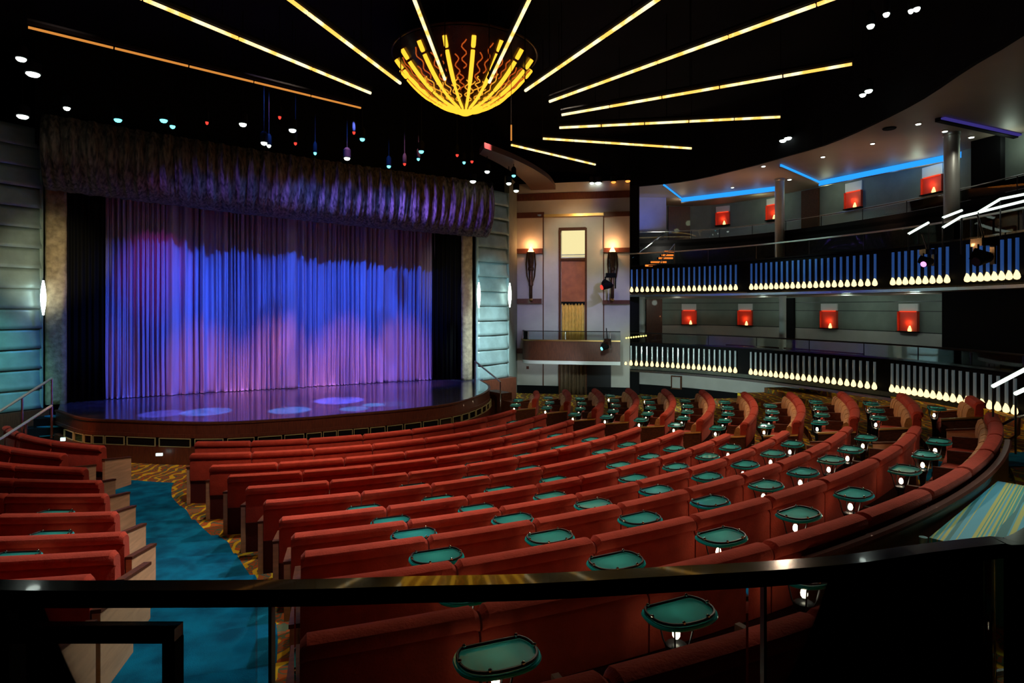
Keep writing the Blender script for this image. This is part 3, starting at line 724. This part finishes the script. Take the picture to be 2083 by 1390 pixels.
# wood doors/dark panels
def wpan(x0,x1,z0,z1,line,mt,name,off=.02):
    a,_=hit(x0,line); b,_=hit(x1,line); return MB().extr([a,b],(off,off+.08),z0,z1).build(name,M[mt],smooth=0)
st_(wpan(1358,1402,4.3,8.75,BL,'redwood','door_2')); st_(wpan(1633,1668,6.6,8.75,BL,'wood','door_3')); st_(wpan(1313,1345,1.25,4.1,BL,'redwood','door_4'))
st_(wpan(1600,1618,1.25,4.1,BL,'black','door_5'))
a,_=hit(1916,BL); q=Vector((pd(1916,600,17.6).x,17.6)); q2=Vector((pd(2090,600,14.2).x,14.2)); q3=Vector((13.4,9.5))
st_(MB().extr([q,q2,q3],(-.2,0),1.25,4.14).build('wall_booth_lower',M['black'],smooth=0))
q=Vector((pd(1975,400,18.6).x,18.6)); q2=Vector((pd(2035,400,17.8).x,17.8))
st_(MB().extr([q,q2],(-.2,0),4.3,8.8).build('wall_booth_upper',M['black'],smooth=0))
st_(wpan(1298,1354,4.3,8.8,[Vector((5.0,28.2)),Vector((8.5,28.2))],'pale','wall_stair'))
# columns
def col(px,Y,r,z0,z1,mt,lab):
    p=pd(px,600,Y); t=thing('column',(p.x,p.y,z0),lab,'column'); MB().lathe((p.x,p.y,z0),[(r*1.15,0),(r*1.15,.08),(r,.1),(r,z1-z0-.1),(r*1.1,z1-z0-.08),(r*1.1,z1-z0)],20).build('shaft',M[mt],t)
    MB().lathe((p.x,p.y,z0),[(r*1.25,0),(r*1.25,.05),(r*1.16,.07)],20).build('foot',M['darkmetal'],t)
M['colm']=mat('column_metal',(.35,.36,.33),.4,metal=.5,var=.15,vscale=2)
col(1586,24,.18,4.26,8.8,'colm','slim metal column on the upper balcony between the blue ceiling strips')
col(1936,17.7,.20,4.26,8.8,'colm','brightly lit metal column at right on the upper balcony')
col(1592,24,.13,1.25,4.14,'pale','cream column on the lower balcony between second and third niches')
col(1305,26.6,.14,1.25,4.14,'pale','cream column at the left end of the lower balcony')
q=pd(1289,600,25.6); st_(MB().box((q.x,q.y,4.4),.40,.40,8.8).build('wall_pier',M['black'],smooth=0))
# balcony ceiling with coves
CE=spline(CP,8)
BLx=[Vector((-14,31)),Vector((.3,31))]+[BL[0]]*1
# resample outer line to the same count
def resamp(line,n):
    d=[0]
    for a,b in zip(line,line[1:]): d.append(d[-1]+(b-a).length)
    out=[]
    for i in range(n):
        t=d[-1]*i/(n-1); j=0
        while j<len(d)-2 and d[j+1]<t: j+=1
        u=(t-d[j])/max(1e-6,d[j+1]-d[j]); out.append(line[j].lerp(line[j+1],max(0,min(1,u))))
    return out
outer=spline([(-14,31),(.3,31.2),(5.2,31.2),(9.3,31.5),(13,28.5),(15.2,23),(15.8,17),(15.4,11.5),(14,6)],8)
st_(MB().loft(resamp(CE,60),resamp(outer,60),8.8,8.95).build('ceiling_balcony',M['paleceil'],smooth=0))
st_(MB().extr(resamp(CE,60),(0,.12),8.78,11).build('trim_%d'%i_,M['ceil'],smooth=0)); i_+=1
st_(MB().box((-1,13,11.05),40,40,.1).build('ceiling',M['ceil'],smooth=0))
st_(MB().box((16.4,14,5.5),.2,34,11).build('wall_outer_right',M['black'],smooth=0))
st_(MB().box((0,31.6,5.5),34,.2,11).build('wall_outer_front',M['black'],smooth=0))
st_(MB().box((0,-6,5.5),36,.2,11).build('wall_back',M['black'],smooth=0))
st_(MB().box((-18,4,5.5),.2,20,11).build('wall_outer_left',M['black'],smooth=0))
def cove(pts,lab):
    P=[ph(x,y,8.76) for x,y in pts]; t=thing('cove_light',P[0],lab,'ceiling light')
    wds=[.05,.13] 
    for k in range(len(P)-1):
        a=Vector((P[k].x,P[k].y)); b=Vector((P[k+1].x,P[k+1].y)); wd=wds[min(k,1)]
        MB().extr([a,b],(-.02,.02),8.79-.2*(.45 if k==0 else 1),8.79).build('glowing_strip',M['blueled'],t,smooth=0)
        MB().extr([a,b],(-.05,.02),8.79-.2*(.45 if k==0 else 1)-.03,8.79-.2*(.45 if k==0 else 1)).build('cove_edge',M['paleceil'],t,smooth=0)
    a,b=P[-2],P[-1]
    for s in (.2,.5,.8):
        q=a.lerp(b,s); light('cove_glow',(q.x,q.y-.3,8.5),(.1,.4,1),2.5,.1)
cove([(1350,376),(1386,404),(1576,381)],'bright blue cove light in upper balcony ceiling, left of slim column')
cove([(1588,336),(1666,370),(1978,306)],'bright blue cove light in upper balcony ceiling, middle, running behind lit column')
P=[ph(1918,240,8.76),ph(2090,278,8.76)]; t=thing('cove_light',P[0],'dim violet cove light in ceiling at top right','ceiling light')
MB().extr([Vector((p.x,p.y)) for p in P],(-.05,.05),8.735,8.775).build('glowing_strip',M['purple_l'],t,smooth=0)
MB().extr([Vector((p.x,p.y)) for p in P],(-.2,-.05),8.70,8.80).build('cove_edge',M['black'],t,smooth=0)
p=ph(1809,261,8.79); tag(MB().lathe(p-Vector((0,0,.03)),[(.16,0),(.18,.03)],20).build('ceiling_vent',M['black']),'round black ceiling vent between blue cove lights','vent')

# orange lit stairs on upper balcony
t=thing('balcony_stairs',pd(1340,545,25.5),'orange lit stairs climbing at left end of the upper balcony','stairs')
for i,(x0,x1,y) in enumerate(((1311,1342,541),(1322,1354,534),(1338,1367,526),(1344,1368,520),(1350,1370,513))):
    a=pd(x0,y,24.9+.3*i); b=pd(x1,y,24.9+.3*i); c=(a+b)/2
    s=MB().box(c,(b-a).length,.28,.06).build('step',M['wood'],t,smooth=0)
    MB().box(c+Vector((0,-.15,0)),(b-a).length,.02,.07).build('step_light',M['orange_step'],s,smooth=0)
p0,p1=pd(1342,535,24.8),pd(1372,497,25.6); rail('handrail',[p0,p1,p1+Vector((0,0,-1.0))],.02,'steel','thin slanting handrail over the orange lit balcony stairs')
p0,p1=pd(1286,525,25.3),pd(1355,471,27.8); rail('handrail',[p0,p1],.02,'steel','thin slanting handrail against the pale wall behind the orange stairs')
# bright stair rails at right
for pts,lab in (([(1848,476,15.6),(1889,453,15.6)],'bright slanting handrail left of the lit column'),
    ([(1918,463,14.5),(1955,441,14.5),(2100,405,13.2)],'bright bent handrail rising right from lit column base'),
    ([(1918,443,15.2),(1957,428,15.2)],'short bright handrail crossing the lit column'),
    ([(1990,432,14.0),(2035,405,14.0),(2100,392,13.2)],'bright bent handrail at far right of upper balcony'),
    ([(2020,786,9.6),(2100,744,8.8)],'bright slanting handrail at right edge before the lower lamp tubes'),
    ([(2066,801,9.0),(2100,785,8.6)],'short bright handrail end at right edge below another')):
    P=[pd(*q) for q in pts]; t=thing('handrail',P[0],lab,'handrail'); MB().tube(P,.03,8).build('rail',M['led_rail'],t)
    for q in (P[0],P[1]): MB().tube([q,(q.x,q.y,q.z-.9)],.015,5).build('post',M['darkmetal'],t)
# lower right rails by carpet
for pts,lab,mt in (([(2035,866,9.8),(2063,851,9.6),(2100,843,9.0)],'pale handrail beside the rear right aisle steps','steel'),([(2049,899,9.5),(2072,883,9.3),(2073,850,9.3)],'yellowish handrail post beside rear right aisle','brass')):
    P=[pd(*q) for q in pts]; t=thing('handrail',P[0],lab,'handrail'); MB().tube(P,.022,8).build('rail',M[mt],t)
st_(MB().extr(WL_ if False else offs(FL,-.66),(-.04,.0),0,.42).build('baseboard_balcony',M['black'],smooth=0)); st_(MB().extr([WA,WB],(0,.06),-.02,.34).build('baseboard_torch_wall',M['black'],smooth=0))
# notice board + dark speaker on wall below balcony
WL=offs(FL,-.7)
def onl(px,py,line,off=.05):
    p,a=hit(px,line); n=Vector((sin(a),-cos(a))); q=p+n*off; return Vector((q.x,q.y,E+(HZ-py)/F*p.y)),a
c,a=onl(1377,778,WL); t=thing('notice_board',c,'small framed board on pale wall below the lower balcony','notice board')
MB().box(c,.46,.05,.55,a).build('frame',M['wood'],t,smooth=0); MB().box(c+Vector((sin(a)*.03,-cos(a)*.03,0)),.34,.02,.45,a).build('panel',M['pale'],t,smooth=0)
c,a=onl(1656,792,WL,.12); t=thing('wall_speaker',c,'black box speaker on wall below the lower balcony second bay','speaker')
MB().box(c,.28,.22,.36,a).build('cabinet',M['black'],t,smooth=0); MB().box(c+Vector((sin(a)*.12,-cos(a)*.12,0)),.22,.02,.28,a).build('grille',M['darkmetal'],t,smooth=0)
# dark counter & seats inside balconies
def bseat(line,z,lab):
    t=thing('balcony_bench',(line[0].x,line[0].y,z),lab,'bench')
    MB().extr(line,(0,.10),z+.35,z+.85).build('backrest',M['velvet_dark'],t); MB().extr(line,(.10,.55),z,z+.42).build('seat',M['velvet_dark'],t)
li=[a.lerp(b,.25) for a,b in zip(FL,BL)][8:44]; bseat(li,1.25,'dark curved bench on the lower balcony, front row')
li=[a.lerp(b,.5) for a,b in zip(FL,BL)][18:38]; bseat(li,1.25,'dark curved bench on the lower balcony, rear row')
li=[a.lerp(b,.25) for a,b in zip(FL,BL)][10:60]; bseat(li,4.26,'dark curved bench on the upper balcony')
# little yellow lights on box balcony end
for j in range(9):
    p=pd(1274+5*j,688-.6*j,25.0); tag(MB().ball(p,.035,6).build('marker_light',M['yel']),'tiny yellow marker light above left end of lower balcony front, %s from left'%ORD[j],'light','row of tiny yellow lights')

# ---------------------------------------------------------------- ceiling star and bowl
SZ=8.3; SCn=ph(946,269,SZ)
rays=[((735,220),(55,55)),((755,190),None),((815,170),None),((905,162),None),((995,168),None),((1068,185),None),((1117,207),None),((1142,234),(1735,130)),((1137,260),(1588,238)),((1104,282),(1407,302)),((1040,295),(1211,335))]
names=['dim amber','bright','bright','bright','bright','bright','bright','gold','gold','gold','gold']
for i,(a,b) in enumerate(rays):
    A=ph(*a,SZ); B=ph(*b,SZ) if b else SCn+(A-SCn)*(3.15 if i not in(1,6) else 3.3)
    t=thing('ceiling_light_ray',A,'%s tube ray of the ceiling star, %s clockwise from left'%(names[i],ORD[i]),'ceiling light','rays of the ceiling star')
    n=5; mtl=M['starO'] if i==0 else M['star']; L=(B-A); r=.031 if i!=0 else .022
    MB().tube([A+Vector((0,0,.10)),B+Vector((0,0,.10))],.05,6).build('mounting_rail',M['black'],t)
    for k in range(n):
        MB().tube([A+L*((k+.012)/n),A+L*((k+.988)/n)],r,8).build('glowing_tube',mtl,t)
        h=A+L*(k+.5)/n; 
    for k in (0,2.5,5): 
        h=A+L*k/n; MB().tube([h+Vector((0,0,.1)),(h.x,h.y,11)],.01,4).build('hanger',M['black'],t)
bc=Vector((pd(946,120,15.9).x,15.9,0)); RB=1.87
def bz(r):                                          # bowl height above r (outer skin)
    q=min(1,r/RB); return 8.86+1.36*(.35*q**1.3+.65*q**2.4)
t=thing('chandelier',(bc.x,bc.y,8.83),'large glowing amber bowl chandelier with radiating ribs at ceiling centre','chandelier')
prof=[(RB*i/16,bz(RB*i/16)+.03) for i in range(17)]
MB().lathe((bc.x,bc.y,0),prof+[(RB*.985,prof[-1][1]+.03)],48).build('bowl',mat('amber_bowl',(.05,.018,.012),.25,metal=.4,var=.5,vscale=3),t)
MB().tube([(bc.x+(RB+.02)*cos(2*pi*k/48),bc.y+(RB+.02)*sin(2*pi*k/48),prof[-1][1]+.05) for k in range(48)],.035,6,True).build('rim',M['bronze'],t)
for k in range(16):
    a=2*pi*(k+.5)/16; pts=[]
    def rp(r,off=.03): 
        return (bc.x+r*cos(a),bc.y+r*sin(a),bz(r)-off)
    for (r0,r1,w) in ((.24,.92,.038),(.94,1.58,.052),(1.62,1.78,.055)):
        MB().tube([rp(r0+(r1-r0)*j/6) for j in range(7)],[w*.8]+[w]*5+[w*.95],8).build('glowing_rib',M['rib'],t)
    MB().tube([(bc.x+r*cos(a),bc.y+r*sin(a),8.83-z) for r,z in ((.02,.02),(.10,.05),(.2,.0),(.26,-.05))],[.02,.035,.035,.015],6).build('petal',M['rib'],t)
rg=random.Random(5)
for k in range(16):
    for q in range(5):
        a0=2*pi*(k+.5)/16+2*pi/16*(.18+.16*q); r0=(.55,1.05,.75,1.2,.5)[q]+rg.uniform(-.1,.1); r1=min(1.72,r0+rg.uniform(.3,.6)); am=rg.uniform(.03,.06); pts=[]
        for j in range(14):
            r=r0+(r1-r0)*j/13; aa=a0+am*sin(j*1.1+q*2)/max(.5,r); pts.append((bc.x+r*cos(aa),bc.y+r*sin(aa),bz(r)-.02))
        MB().tube(pts,.016,5).build('squiggle',M['sqY'] if r0<.8 else M['sqO'],t)
bpy.context.view_layer.update()
p=pd(1040,272,14); t=thing('pendant_lamp',p,'small vertical orange pendant tube below right of the chandelier','lamp'); MB().tube([p-Vector((0,0,.16)),p+Vector((0,0,.2))],.02,6).build('glowing_tube',M['starO'],t); MB().tube([p+Vector((0,0,.2)),(p.x,p.y,11)],.006,4).build('cord',M['black'],t)
# arched dark brown soffit piece
A_=[ph(x,y,8.75) for x,y in ((985,299),(1045,322),(1090,345),(1120,367),(1134,392))]; B_=[ph(x,y,8.75) for x,y in ((975,312),(1015,332),(1048,353),(1072,374),(1085,394))]
st_(MB().loft(spline([(p.x,p.y) for p in A_],5),spline([(p.x,p.y) for p in B_],5),8.72,8.9).build('trim_%d'%i_,mat('brown_soffit',(.10,.05,.035),.5),smooth=0)); i_+=1

# ---------------------------------------------------------------- spotlights
SP=[(43,121,9,'W',5.2),(67,152,12,'W',5.2),(46,238,10,'W',4.6),(136,221,6,'W',4.8),(240,245,7,'T',4.5),(333,246,7,'T',4.5),(351,258,5,'T',4.5),(421,250,3,'R',4.5),(494,254,7,'W',4.5),(569,239,3,'R',4.6),(595,266,7,'W',4.5),(537,292,6,'W',4.3),(547,297,4,'W',4.3),(601,292,3,'R',4.3),(641,312,3,'T',4.3),(706,323,6,'W',4.3),(720,270,3,'R',4.6),(737,284,5,'T',4.5),(791,339,4,'T',4.3),(857,309,5,'T',4.5),(851,324,3,'T',4.5),(823,334,3,'R',4.3),(930,316,3,'R',4.5),(960,329,3,'R',4.5),(944,331,3,'T',4.5),(991,350,5,'W',4.5),(962,370,6,'W',4.3),(997,388,5,'T',4.2),(1035,374,5,'W',4.4),(1050,389,5,'W',4.4),(1045,358,4,'T',4.6),
 (1204,373,4,'W',5.2),(1217,373,6,'W',5.2),(1248,371,5,'O',5.2),(1277,369,5,'O',5.2)]
SP2=[(1593,287,7),(1603,282,7),(1676,298,5),(1689,292,5),(1402,346,6),(1413,342,6),(1446,360,4),(1462,356,4),(1755,194,6),(1767,186,7),(1894,188,7),(1904,181,6),(1771,54,7),(1803,30,6),(1853,23,5),(1865,19,6)]
SP3=[(1553,339,4),(1674,320,4),(1775,293,4),(1868,253,5),(1922,268,5),(1976,280,5),(1606,366,4),(1980,330,3),(1490,382,3)]
cm={'W':'white_l','T':'cyan_l','R':'red_l','O':'orange_l'}; cw={'W':'white','T':'cyan','R':'red','O':'orange'}
cnts={}
for (x,y,r,c,h) in sorted(SP):
    cnts[c]=cnts.get(c,0)+1; p=ph(x,y,E+h); rr=r*p.y/F
    t=thing('stage_spotlight',p,'small %s spotlight over the stage front, %s %s one from left'%(cw[c],ORD[min(24,cnts[c]-1)],cw[c]),'spotlight','spotlights of the stage rig')
    MB().lathe(p,[(rr*.98,.02),(rr*1.25,.04),(rr*1.25,.25),(rr*.6,.32)],12).build('housing',M['black'],t)
    MB().lathe(p,[(rr*.2,-.05*1),(rr*.7,-.035),(rr,0),(rr,.03)],12).build('lens',M[cm[c]],t)
    MB().tube([p+Vector((0,0,.3)),(p.x,p.y,11)],.012,4).build('hanger',M['black'],t)
for j,(x,y,r) in enumerate(sorted(SP2)):
    p=ph(x,y,E+5.6); rr=r*p.y/F
    t=thing('ceiling_spotlight',p,'white round spotlight hung under black ceiling at right, %s from the left'%ORD[j],'spotlight','white spotlights under the black ceiling')
    MB().lathe(p,[(rr*.98,.02),(rr*1.2,.04),(rr*1.2,.25),(rr*.6,.32)],12).build('housing',M['black'],t)
    MB().lathe(p,[(rr*.2,-.05),(rr*.7,-.035),(rr,0),(rr,.03)],12).build('lens',M['white_l'],t)
    MB().tube([p+Vector((0,0,.3)),(p.x,p.y,11)],.012,4).build('hanger',M['black'],t)
for j,(x,y,r) in enumerate(sorted(SP3)):
    p=ph(x,y,8.77); rr=r*p.y/F
    t=thing('downlight',p,'tiny recessed downlight in pale upper balcony ceiling, %s from the left'%ORD[j],'ceiling light','downlights in the balcony ceiling')
    MB().lathe(p,[(rr*.9,-.01),(rr,.02)],12).build('lens',M['flame' if False else 'white_l'],t); MB().lathe(p,[(rr*1.3,.005),(rr*1.3,.03)],12).build('trim_ring',M['paleceil'],t)
# moving heads in front of the balconies
def mover(px,py,Y,mt,lab,s=1.0,aim=-1,zc=None):
    p=pd(px,py,Y); t=thing('moving_light',p,lab,'stage light')
    MB().box(p+Vector((0,.1,.32*s)),.34*s,.3*s,.16*s).build('base',M['gloss'],t,smooth=.3)
    for sg in(-1,1): MB().box(p+Vector((sg*.17*s,.1,.08*s)),.04*s,.12*s,.40*s).build('yoke_arm',M['gloss'],t,smooth=.3)
    h=MB(); h.tube([p+Vector((-.3*aim*-1*s,-.1,-.08*s)),p+Vector((-.05*s,.0,.0)),p+Vector((.22*aim*-1*-1*s,.15,.10*s))],[.10*s,.14*s,.12*s],12).build('head',M['black'],t)
    q=p+Vector((-.3*aim*-1*s,-.1,-.08*s)); d=Vector((-.25*aim*-1,-.1,-.08)).normalized()
    MB().tube([q,q+d*.02*s],.085*s,12).build('lens',M[mt],t)
    MB().tube([p+Vector((0,.12,.4*s)),p+Vector((0,.3,.9*s))],.02,6).build('mounting_arm',M['darkmetal'],t)
mover(1242,580,24.3,'red_l','black moving stage light with red lens beside right torch',1.2)
mover(1893,533,15.0,'pink_l','black moving stage light with pink lens before upper balcony front',.8)
mover(2010,525,13.2,'darkmetal','unlit black moving stage light before right bay of upper balcony',1.1)
mover(1236,706,23.6,'cyan_l','black moving stage light at right end of the box balcony',.8)

# ---------------------------------------------------------------- foreground
RP=[(0,1192),(270,1193),(600,1191),(850,1184),(1085,1179),(1383,1163),(1562,1153),(1738,1138),(1853,1121),(1958,1108),(2030,1100),(2083,1094)]
rl=[ph(x,y,3.15) for x,y in RP]; rl=[rl[0]+Vector((-.6,.03,0)),*rl,rl[-1]+Vector((.5,.35,0))]
RL=spline([(p.x,p.y) for p in rl],4)
t=thing('balcony_railing',(0,1.2,2.1),'dark curved foreground railing with clear glass panels','railing')
m_=[]; 
MB().extr(RL,(-.022,.022),3.118,3.152).build('top_rail',M['gloss'],t)
gl=MB(); 
xs=[-1.6,ph(553,1192,3.15).x,ph(1553,1153,3.15).x,1.9]
for a,b in zip(xs,xs[1:]):
    ln=[p for p in RL if a+.006<=p.x<=b-.006]
    if len(ln)>1: MB().extr(ln,(-.005,.005),2.2,3.118).build('glass_panel',M['glass'],t)
for x in xs[1:3]:
    p=min(RL,key=lambda q:abs(q.x-x)); MB().box((x,p.y,2.66),.006,.02,.93).build('joint_strip',M['darkmetal'],t,smooth=0)
MB().extr(RL,(-.05,.05),2.1,2.2).build('base_channel',M['darkmetal'],t)
pA=pd(12,1300,1.16); MB().box((pA.x,pA.y,2.6),.024,.03,1.05).build('post',M['black'],t,smooth=0)
poly=[tuple(p) for p in RL]
st_(MB().prism([(-12,RL[0].y)]+poly+[(12,2.2),(12,-6),(-12,-6)],1.95,2.1).build('floor_camera_balcony',M['ceil'],smooth=0))
# inner handrail at lower left
zr=E-.60; a=ph(25,1273,zr); b=ph(352,1275,zr)
t=thing('handrail',a,'short dark handrail with square corner at lower left','handrail')
MB().box((a+b)/2-Vector((0,0,.012)),(b-a).length+.02,.03,.026).build('rail',M['gloss'],t,smooth=.3)
MB().box((b.x,b.y,(zr+2.1)/2-.012),.024,.03,zr-2.1-.024).build('post',M['black'],t,smooth=0)
MB().box((a.x-.02,a.y,(zr+2.1)/2),.06,.04,zr-2.1).build('post',M['black'],t,smooth=0)
P=[pd(1862,1262,2.4),pd(2020,1175,3.0)]; t=thing('handrail',P[0],'thin dark steel handrail slanting in the lower right shadow','handrail'); MB().tube(P,.010,6).build('rail',M['darkmetal'],t); MB().tube([P[1],(P[1].x,P[1].y,2.0)],.008,5).build('post',M['darkmetal'],t)
P=[pd(1990,1378,1.6),pd(2100,1358,1.8)]; t=thing('handrail',P[0],'teal glinting handrail end at bottom right corner','handrail'); MB().tube(P,.010,6).build('rail',M['steel'],t); MB().tube([P[1],(P[1].x,P[1].y,2.1)],.008,5).build('post',M['darkmetal'],t)
# striped platform behind the last row
t=thing('striped_steps',(4.6,5.6,1.2),'low steps covered in teal and yellow striped carpet at right','steps')
c0=ph(1935,1105,1.7); c1=ph(2052,998,1.7)
d=(c1-c0); d.z=0; dn=d.normalized(); nn=Vector((dn.y,-dn.x,0))
ang=atan2(d.y,d.x)
c1=c0+dn*2.6
for k in range(3):
    o0=-.16+k*.42; zt=1.70-.0*k+.12*(k-0); a=c0+nn*o0; b=c1+nn*o0; c=(a+b)/2+nn*.21
    MB().box((c.x,c.y,(1.1+zt)/2),(b-a).length,.42,zt-1.1,ang).build('step',M['striped'],t,smooth=0)
# small cup on ledge near rail
p=pd(1878,1107,5.2); tag(MB().lathe(p-Vector((0,0,.05)),[(.025,0),(.033,.11)],12).build('drinking_cup',M['cup']),'small pale plastic cup behind the wooden capped pew','cup')

# ---------------------------------------------------------------- lights
W=SC.world or bpy.data.worlds.new('world'); SC.world=W; W.use_nodes=True; W.node_tree.nodes['Background'].inputs[0].default_value=(.02,.03,.04,1); W.node_tree.nodes['Background'].inputs[1].default_value=.15
def spot(nm,loc,aim,col,en,size,blend=.6,r=.25): return light(nm,loc,col,en,r,'SPOT',aim,size,blend)
# house wash on the pews
spot('house_wash_a',(1.0,15.0,10.4),(-1.0,9.8,.8),(1,.74,.56),2700,60,.9,.12)
spot('house_wash_b',(6.5,14.5,8.5),(2.2,8.6,.8),(1,.72,.5),1500,60,.9,.12)
spot('house_wash_c',(-4.5,13.0,10.2),(-3.2,8.5,.6),(1,.76,.6),1600,55,.9,.12)
spot('house_wash_d',(8,17,8.7),(3.8,13.5,.6),(1,.70,.45),1300,55,.9,.12)
spot('house_wash_e',(-1.5,8.5,10.4),(-.4,5.8,1.2),(1,.72,.55),750,44,.9,.12)
spot('right_block_wash',(-2.5,14.5,10.0),(6.6,13.6,.6),(1,.62,.38),2000,44,.9,.12)
spot('aisle_wash',(2.2,8.5,10),(-3.8,6.2,.4),(.95,.97,1),1500,34,.9,.15)
spot('rear_wash',(8.2,10.5,8.5),(4.4,7.2,1.2),(1,.74,.58),420,50,.9,.12)
spot('stripe_light',(7.0,6.5,6.5),(5.0,5.8,1.7),(.75,1,.95),300,32,.5)
spot('pew_pink',(-6,12,9.8),(.3,14.5,.6),(.9,.6,1),350,22,.9,.1)
# curtain
CB=lambda s: Vector((-11.9,17.7)).lerp(Vector((-2.95,22.5)),s)
for i in range(7):
    s=(i+.5)/7; b=CB(s); f=b+nrm*5.0+dirv*(3.4 if i<4 else -2.6)
    spot('curtain_blue',(f.x,f.y,10.3),(b.x,b.y,2.3),(.03,.15,1),1750,38,.8,.04)
for i in range(9):
    s=(i+.8)/9.4; b=CB(s); f=b+nrm*4.4+dirv*(2.4 if i%2 else -2.0)
    spot('curtain_pink',(f.x,f.y,10.0),(b.x,b.y,-.1),(1,.28,.34),(2300 if i>1 else 500),22,1,.05)
b=CB(.90); f=b+nrm*5.2; spot('curtain_violet',(f.x,f.y,10.0),(b.x,b.y,4.0),(.6,.06,.9),700,20,1,.06)
b=CB(.13); f=b+nrm*5.2; spot('curtain_violet',(f.x,f.y,10.0),(b.x,b.y,4.8),(.7,.03,.45),500,20,1,.06)
# pools of light on the stage floor
for x,y,c,en,sz in ((690,815,(.15,.2,1),900,9),(590,835,(.1,.5,1),500,7),(800,822,(.1,.55,1),500,6),(760,824,(.1,.7,1),400,4),(880,797,(.25,.2,1),700,8),(420,838,(.1,.4,1),500,8),(720,832,(.1,.6,1),400,5),(330,842,(.2,.2,1),350,7)):
    q=ph(x,y,1.0); spot('stage_pool',(q.x+1.0,q.y-2.0,9.8),q,c,en*60,sz,.2,.05)
# valance streaks (purple)
for s,en in ((.26,150),(.36,240),(.50,420),(.60,620),(.69,900),(.77,1300),(.86,800),(.93,400)):
    b=VA.lerp(VB,s)+nrm*1.0; f=b+nrm*1.3-dirv*3.2; spot('valance_violet',(f.x,f.y,6.3),(b.x,b.y,7.45-.45*s),(.22,.12,1),en*.75,21,.8,.03)
b=VA.lerp(VB,.45)+nrm*1; spot('valance_red',(b.x+1.2,b.y-2.5,5.6),(b.x,b.y,7.1),(1,.15,.2),18,30,.8,.05)
b=VA.lerp(VB,.02)+nrm; spot('pillar_left',(b.x+2.2,b.y-3.0,3.6),(b.x-.1,b.y,4.6),(1,.85,.5),520,34,.9,.1)
b=JR; spot('pillar_right',(b.x+1.0,b.y-4.0,3.5),(b.x+.2,b.y,4.5),(1,.9,.65),170,50,.9,.1)
# metal towers + torch wall
spot('tower_left',(-10.5,11.5,6.5),(-13.9,16.0,1.6),(.25,.95,.85),1500,28,1,.2)
spot('tower_left_low',(-11.5,13.5,6),(-13.8,16.2,1.6),(.25,.85,1),90,60,.9,.2)
spot('tower_right',(3.0,16.5,8.0),(-.75,23.1,2.1),(.72,.97,1),9000,24,1,.1)
spot('tower_right_top',(1.5,17.0,6.0),(-.7,23.1,4.6),(.4,.85,1),1100,22,1,.1)
spot('wall_violet',(1.2,16.5,8.3),(1.5,26.0,4.1),(.50,.50,1),2300,26,.9,.12)
spot('wall_violet_b',(5.5,17.5,8.0),(4.2,25.4,3.9),(.5,.52,1),1300,20,.9,.12)
spot('wall_green',(2.5,20.0,9.8),(2.8,25.6,5.8),(1,.93,.62),900,40,.9,.15)
spot('wall_low',(3.0,19.5,3.6),(2.6,25.8,.9),(.75,1,.92),420,62,.9,.2)
spot('lip_light',(3.0,20.5,.9),(1.6,25.2,1.6),(.8,.95,1),260,34,.9,.1)
spot('wall_low_right',(4.4,19.0,1.5),(7.4,23.9,.9),(.72,1,.93),520,90,.9,.2)
spot('steps_blue',(-10.8,13.2,6),(-12.2,14.9,.4),(.1,.75,1),800,20,.8,.1)
spot('apron_warm',(-1.5,7.5,9.5),(-4.6,13.8,.7),(1,.72,.55),1700,46,.9,.12)
spot('apron_right',(1.5,13.0,8.5),(-1.0,18.0,.8),(1,.75,.5),800,34,.9,.1)
spot('front_left_wash',(-6.5,9.0,10),(-9.6,12.3,.6),(1,.68,.55),1300,46,.9,.12)
spot('apron_orange',(-9.5,11.0,6),(-10.6,14.6,.8),(1,.30,.08),900,12,.8,.1)
# balcony interiors
for x,y,z,en,c in ((7.8,28.6,3.95,7,(.9,1,.85)),(11.0,26.5,3.95,12,(.8,1,.85)),(12.6,22.8,3.95,18,(.75,1,.85)),(13.2,19.8,3.95,15,(.75,1,.9)),
    (8.0,28.5,8.45,8,(1,.8,.5)),(11.2,27.3,8.45,9,(.8,1,.6)),(12.6,24.2,8.45,9,(.85,1,.6)),(13.8,20.6,8.45,9,(.8,1,.75)),(14.4,17.5,8.45,8,(.8,1,.8)),(6.6,27.0,6.3,45,(1,.95,.75))):
    light('balcony_fill',(x,y,z),c,en,.15)
spot('soffit_wash',(9.6,23.2,6.2),(8.9,24.6,8.8),(1,.5,.28),110,130,.9,.3)
spot('soffit_wash_b',(12.0,19.5,5.9),(11.5,20.5,8.8),(1,.55,.32),90,130,.9,.3)
spot('rail_teal',(3,15,7.5),(9.6,20.2,6.0),(.5,1,.82),900,22,.9,.05)
spot('rail_left_steel',(-8.5,9.5,5.5),(-12.0,13.3,1.6),(.6,1,.95),260,34,.9,.05)
spot('column_light',(12.6,16.4,8.5),(12.9,17.6,7.5),(1,.95,.8),60,50,.9,.05)
spot('stair_wall_blue',(5.6,26.2,6.8),(6.3,28.2,8.4),(.15,.25,1),120,60,.9,.1)
spot('soffit_warm',(2.5,24.0,7.8),(2.2,26.2,8.8),(1,.5,.2),45,120,.9,.1)
SC.view_settings.view_transform='Standard'; SC.view_settings.look='None'; SC.view_settings.gamma=1; SC.view_settings.use_curve_mapping=False
SC.view_settings.exposure=0.0
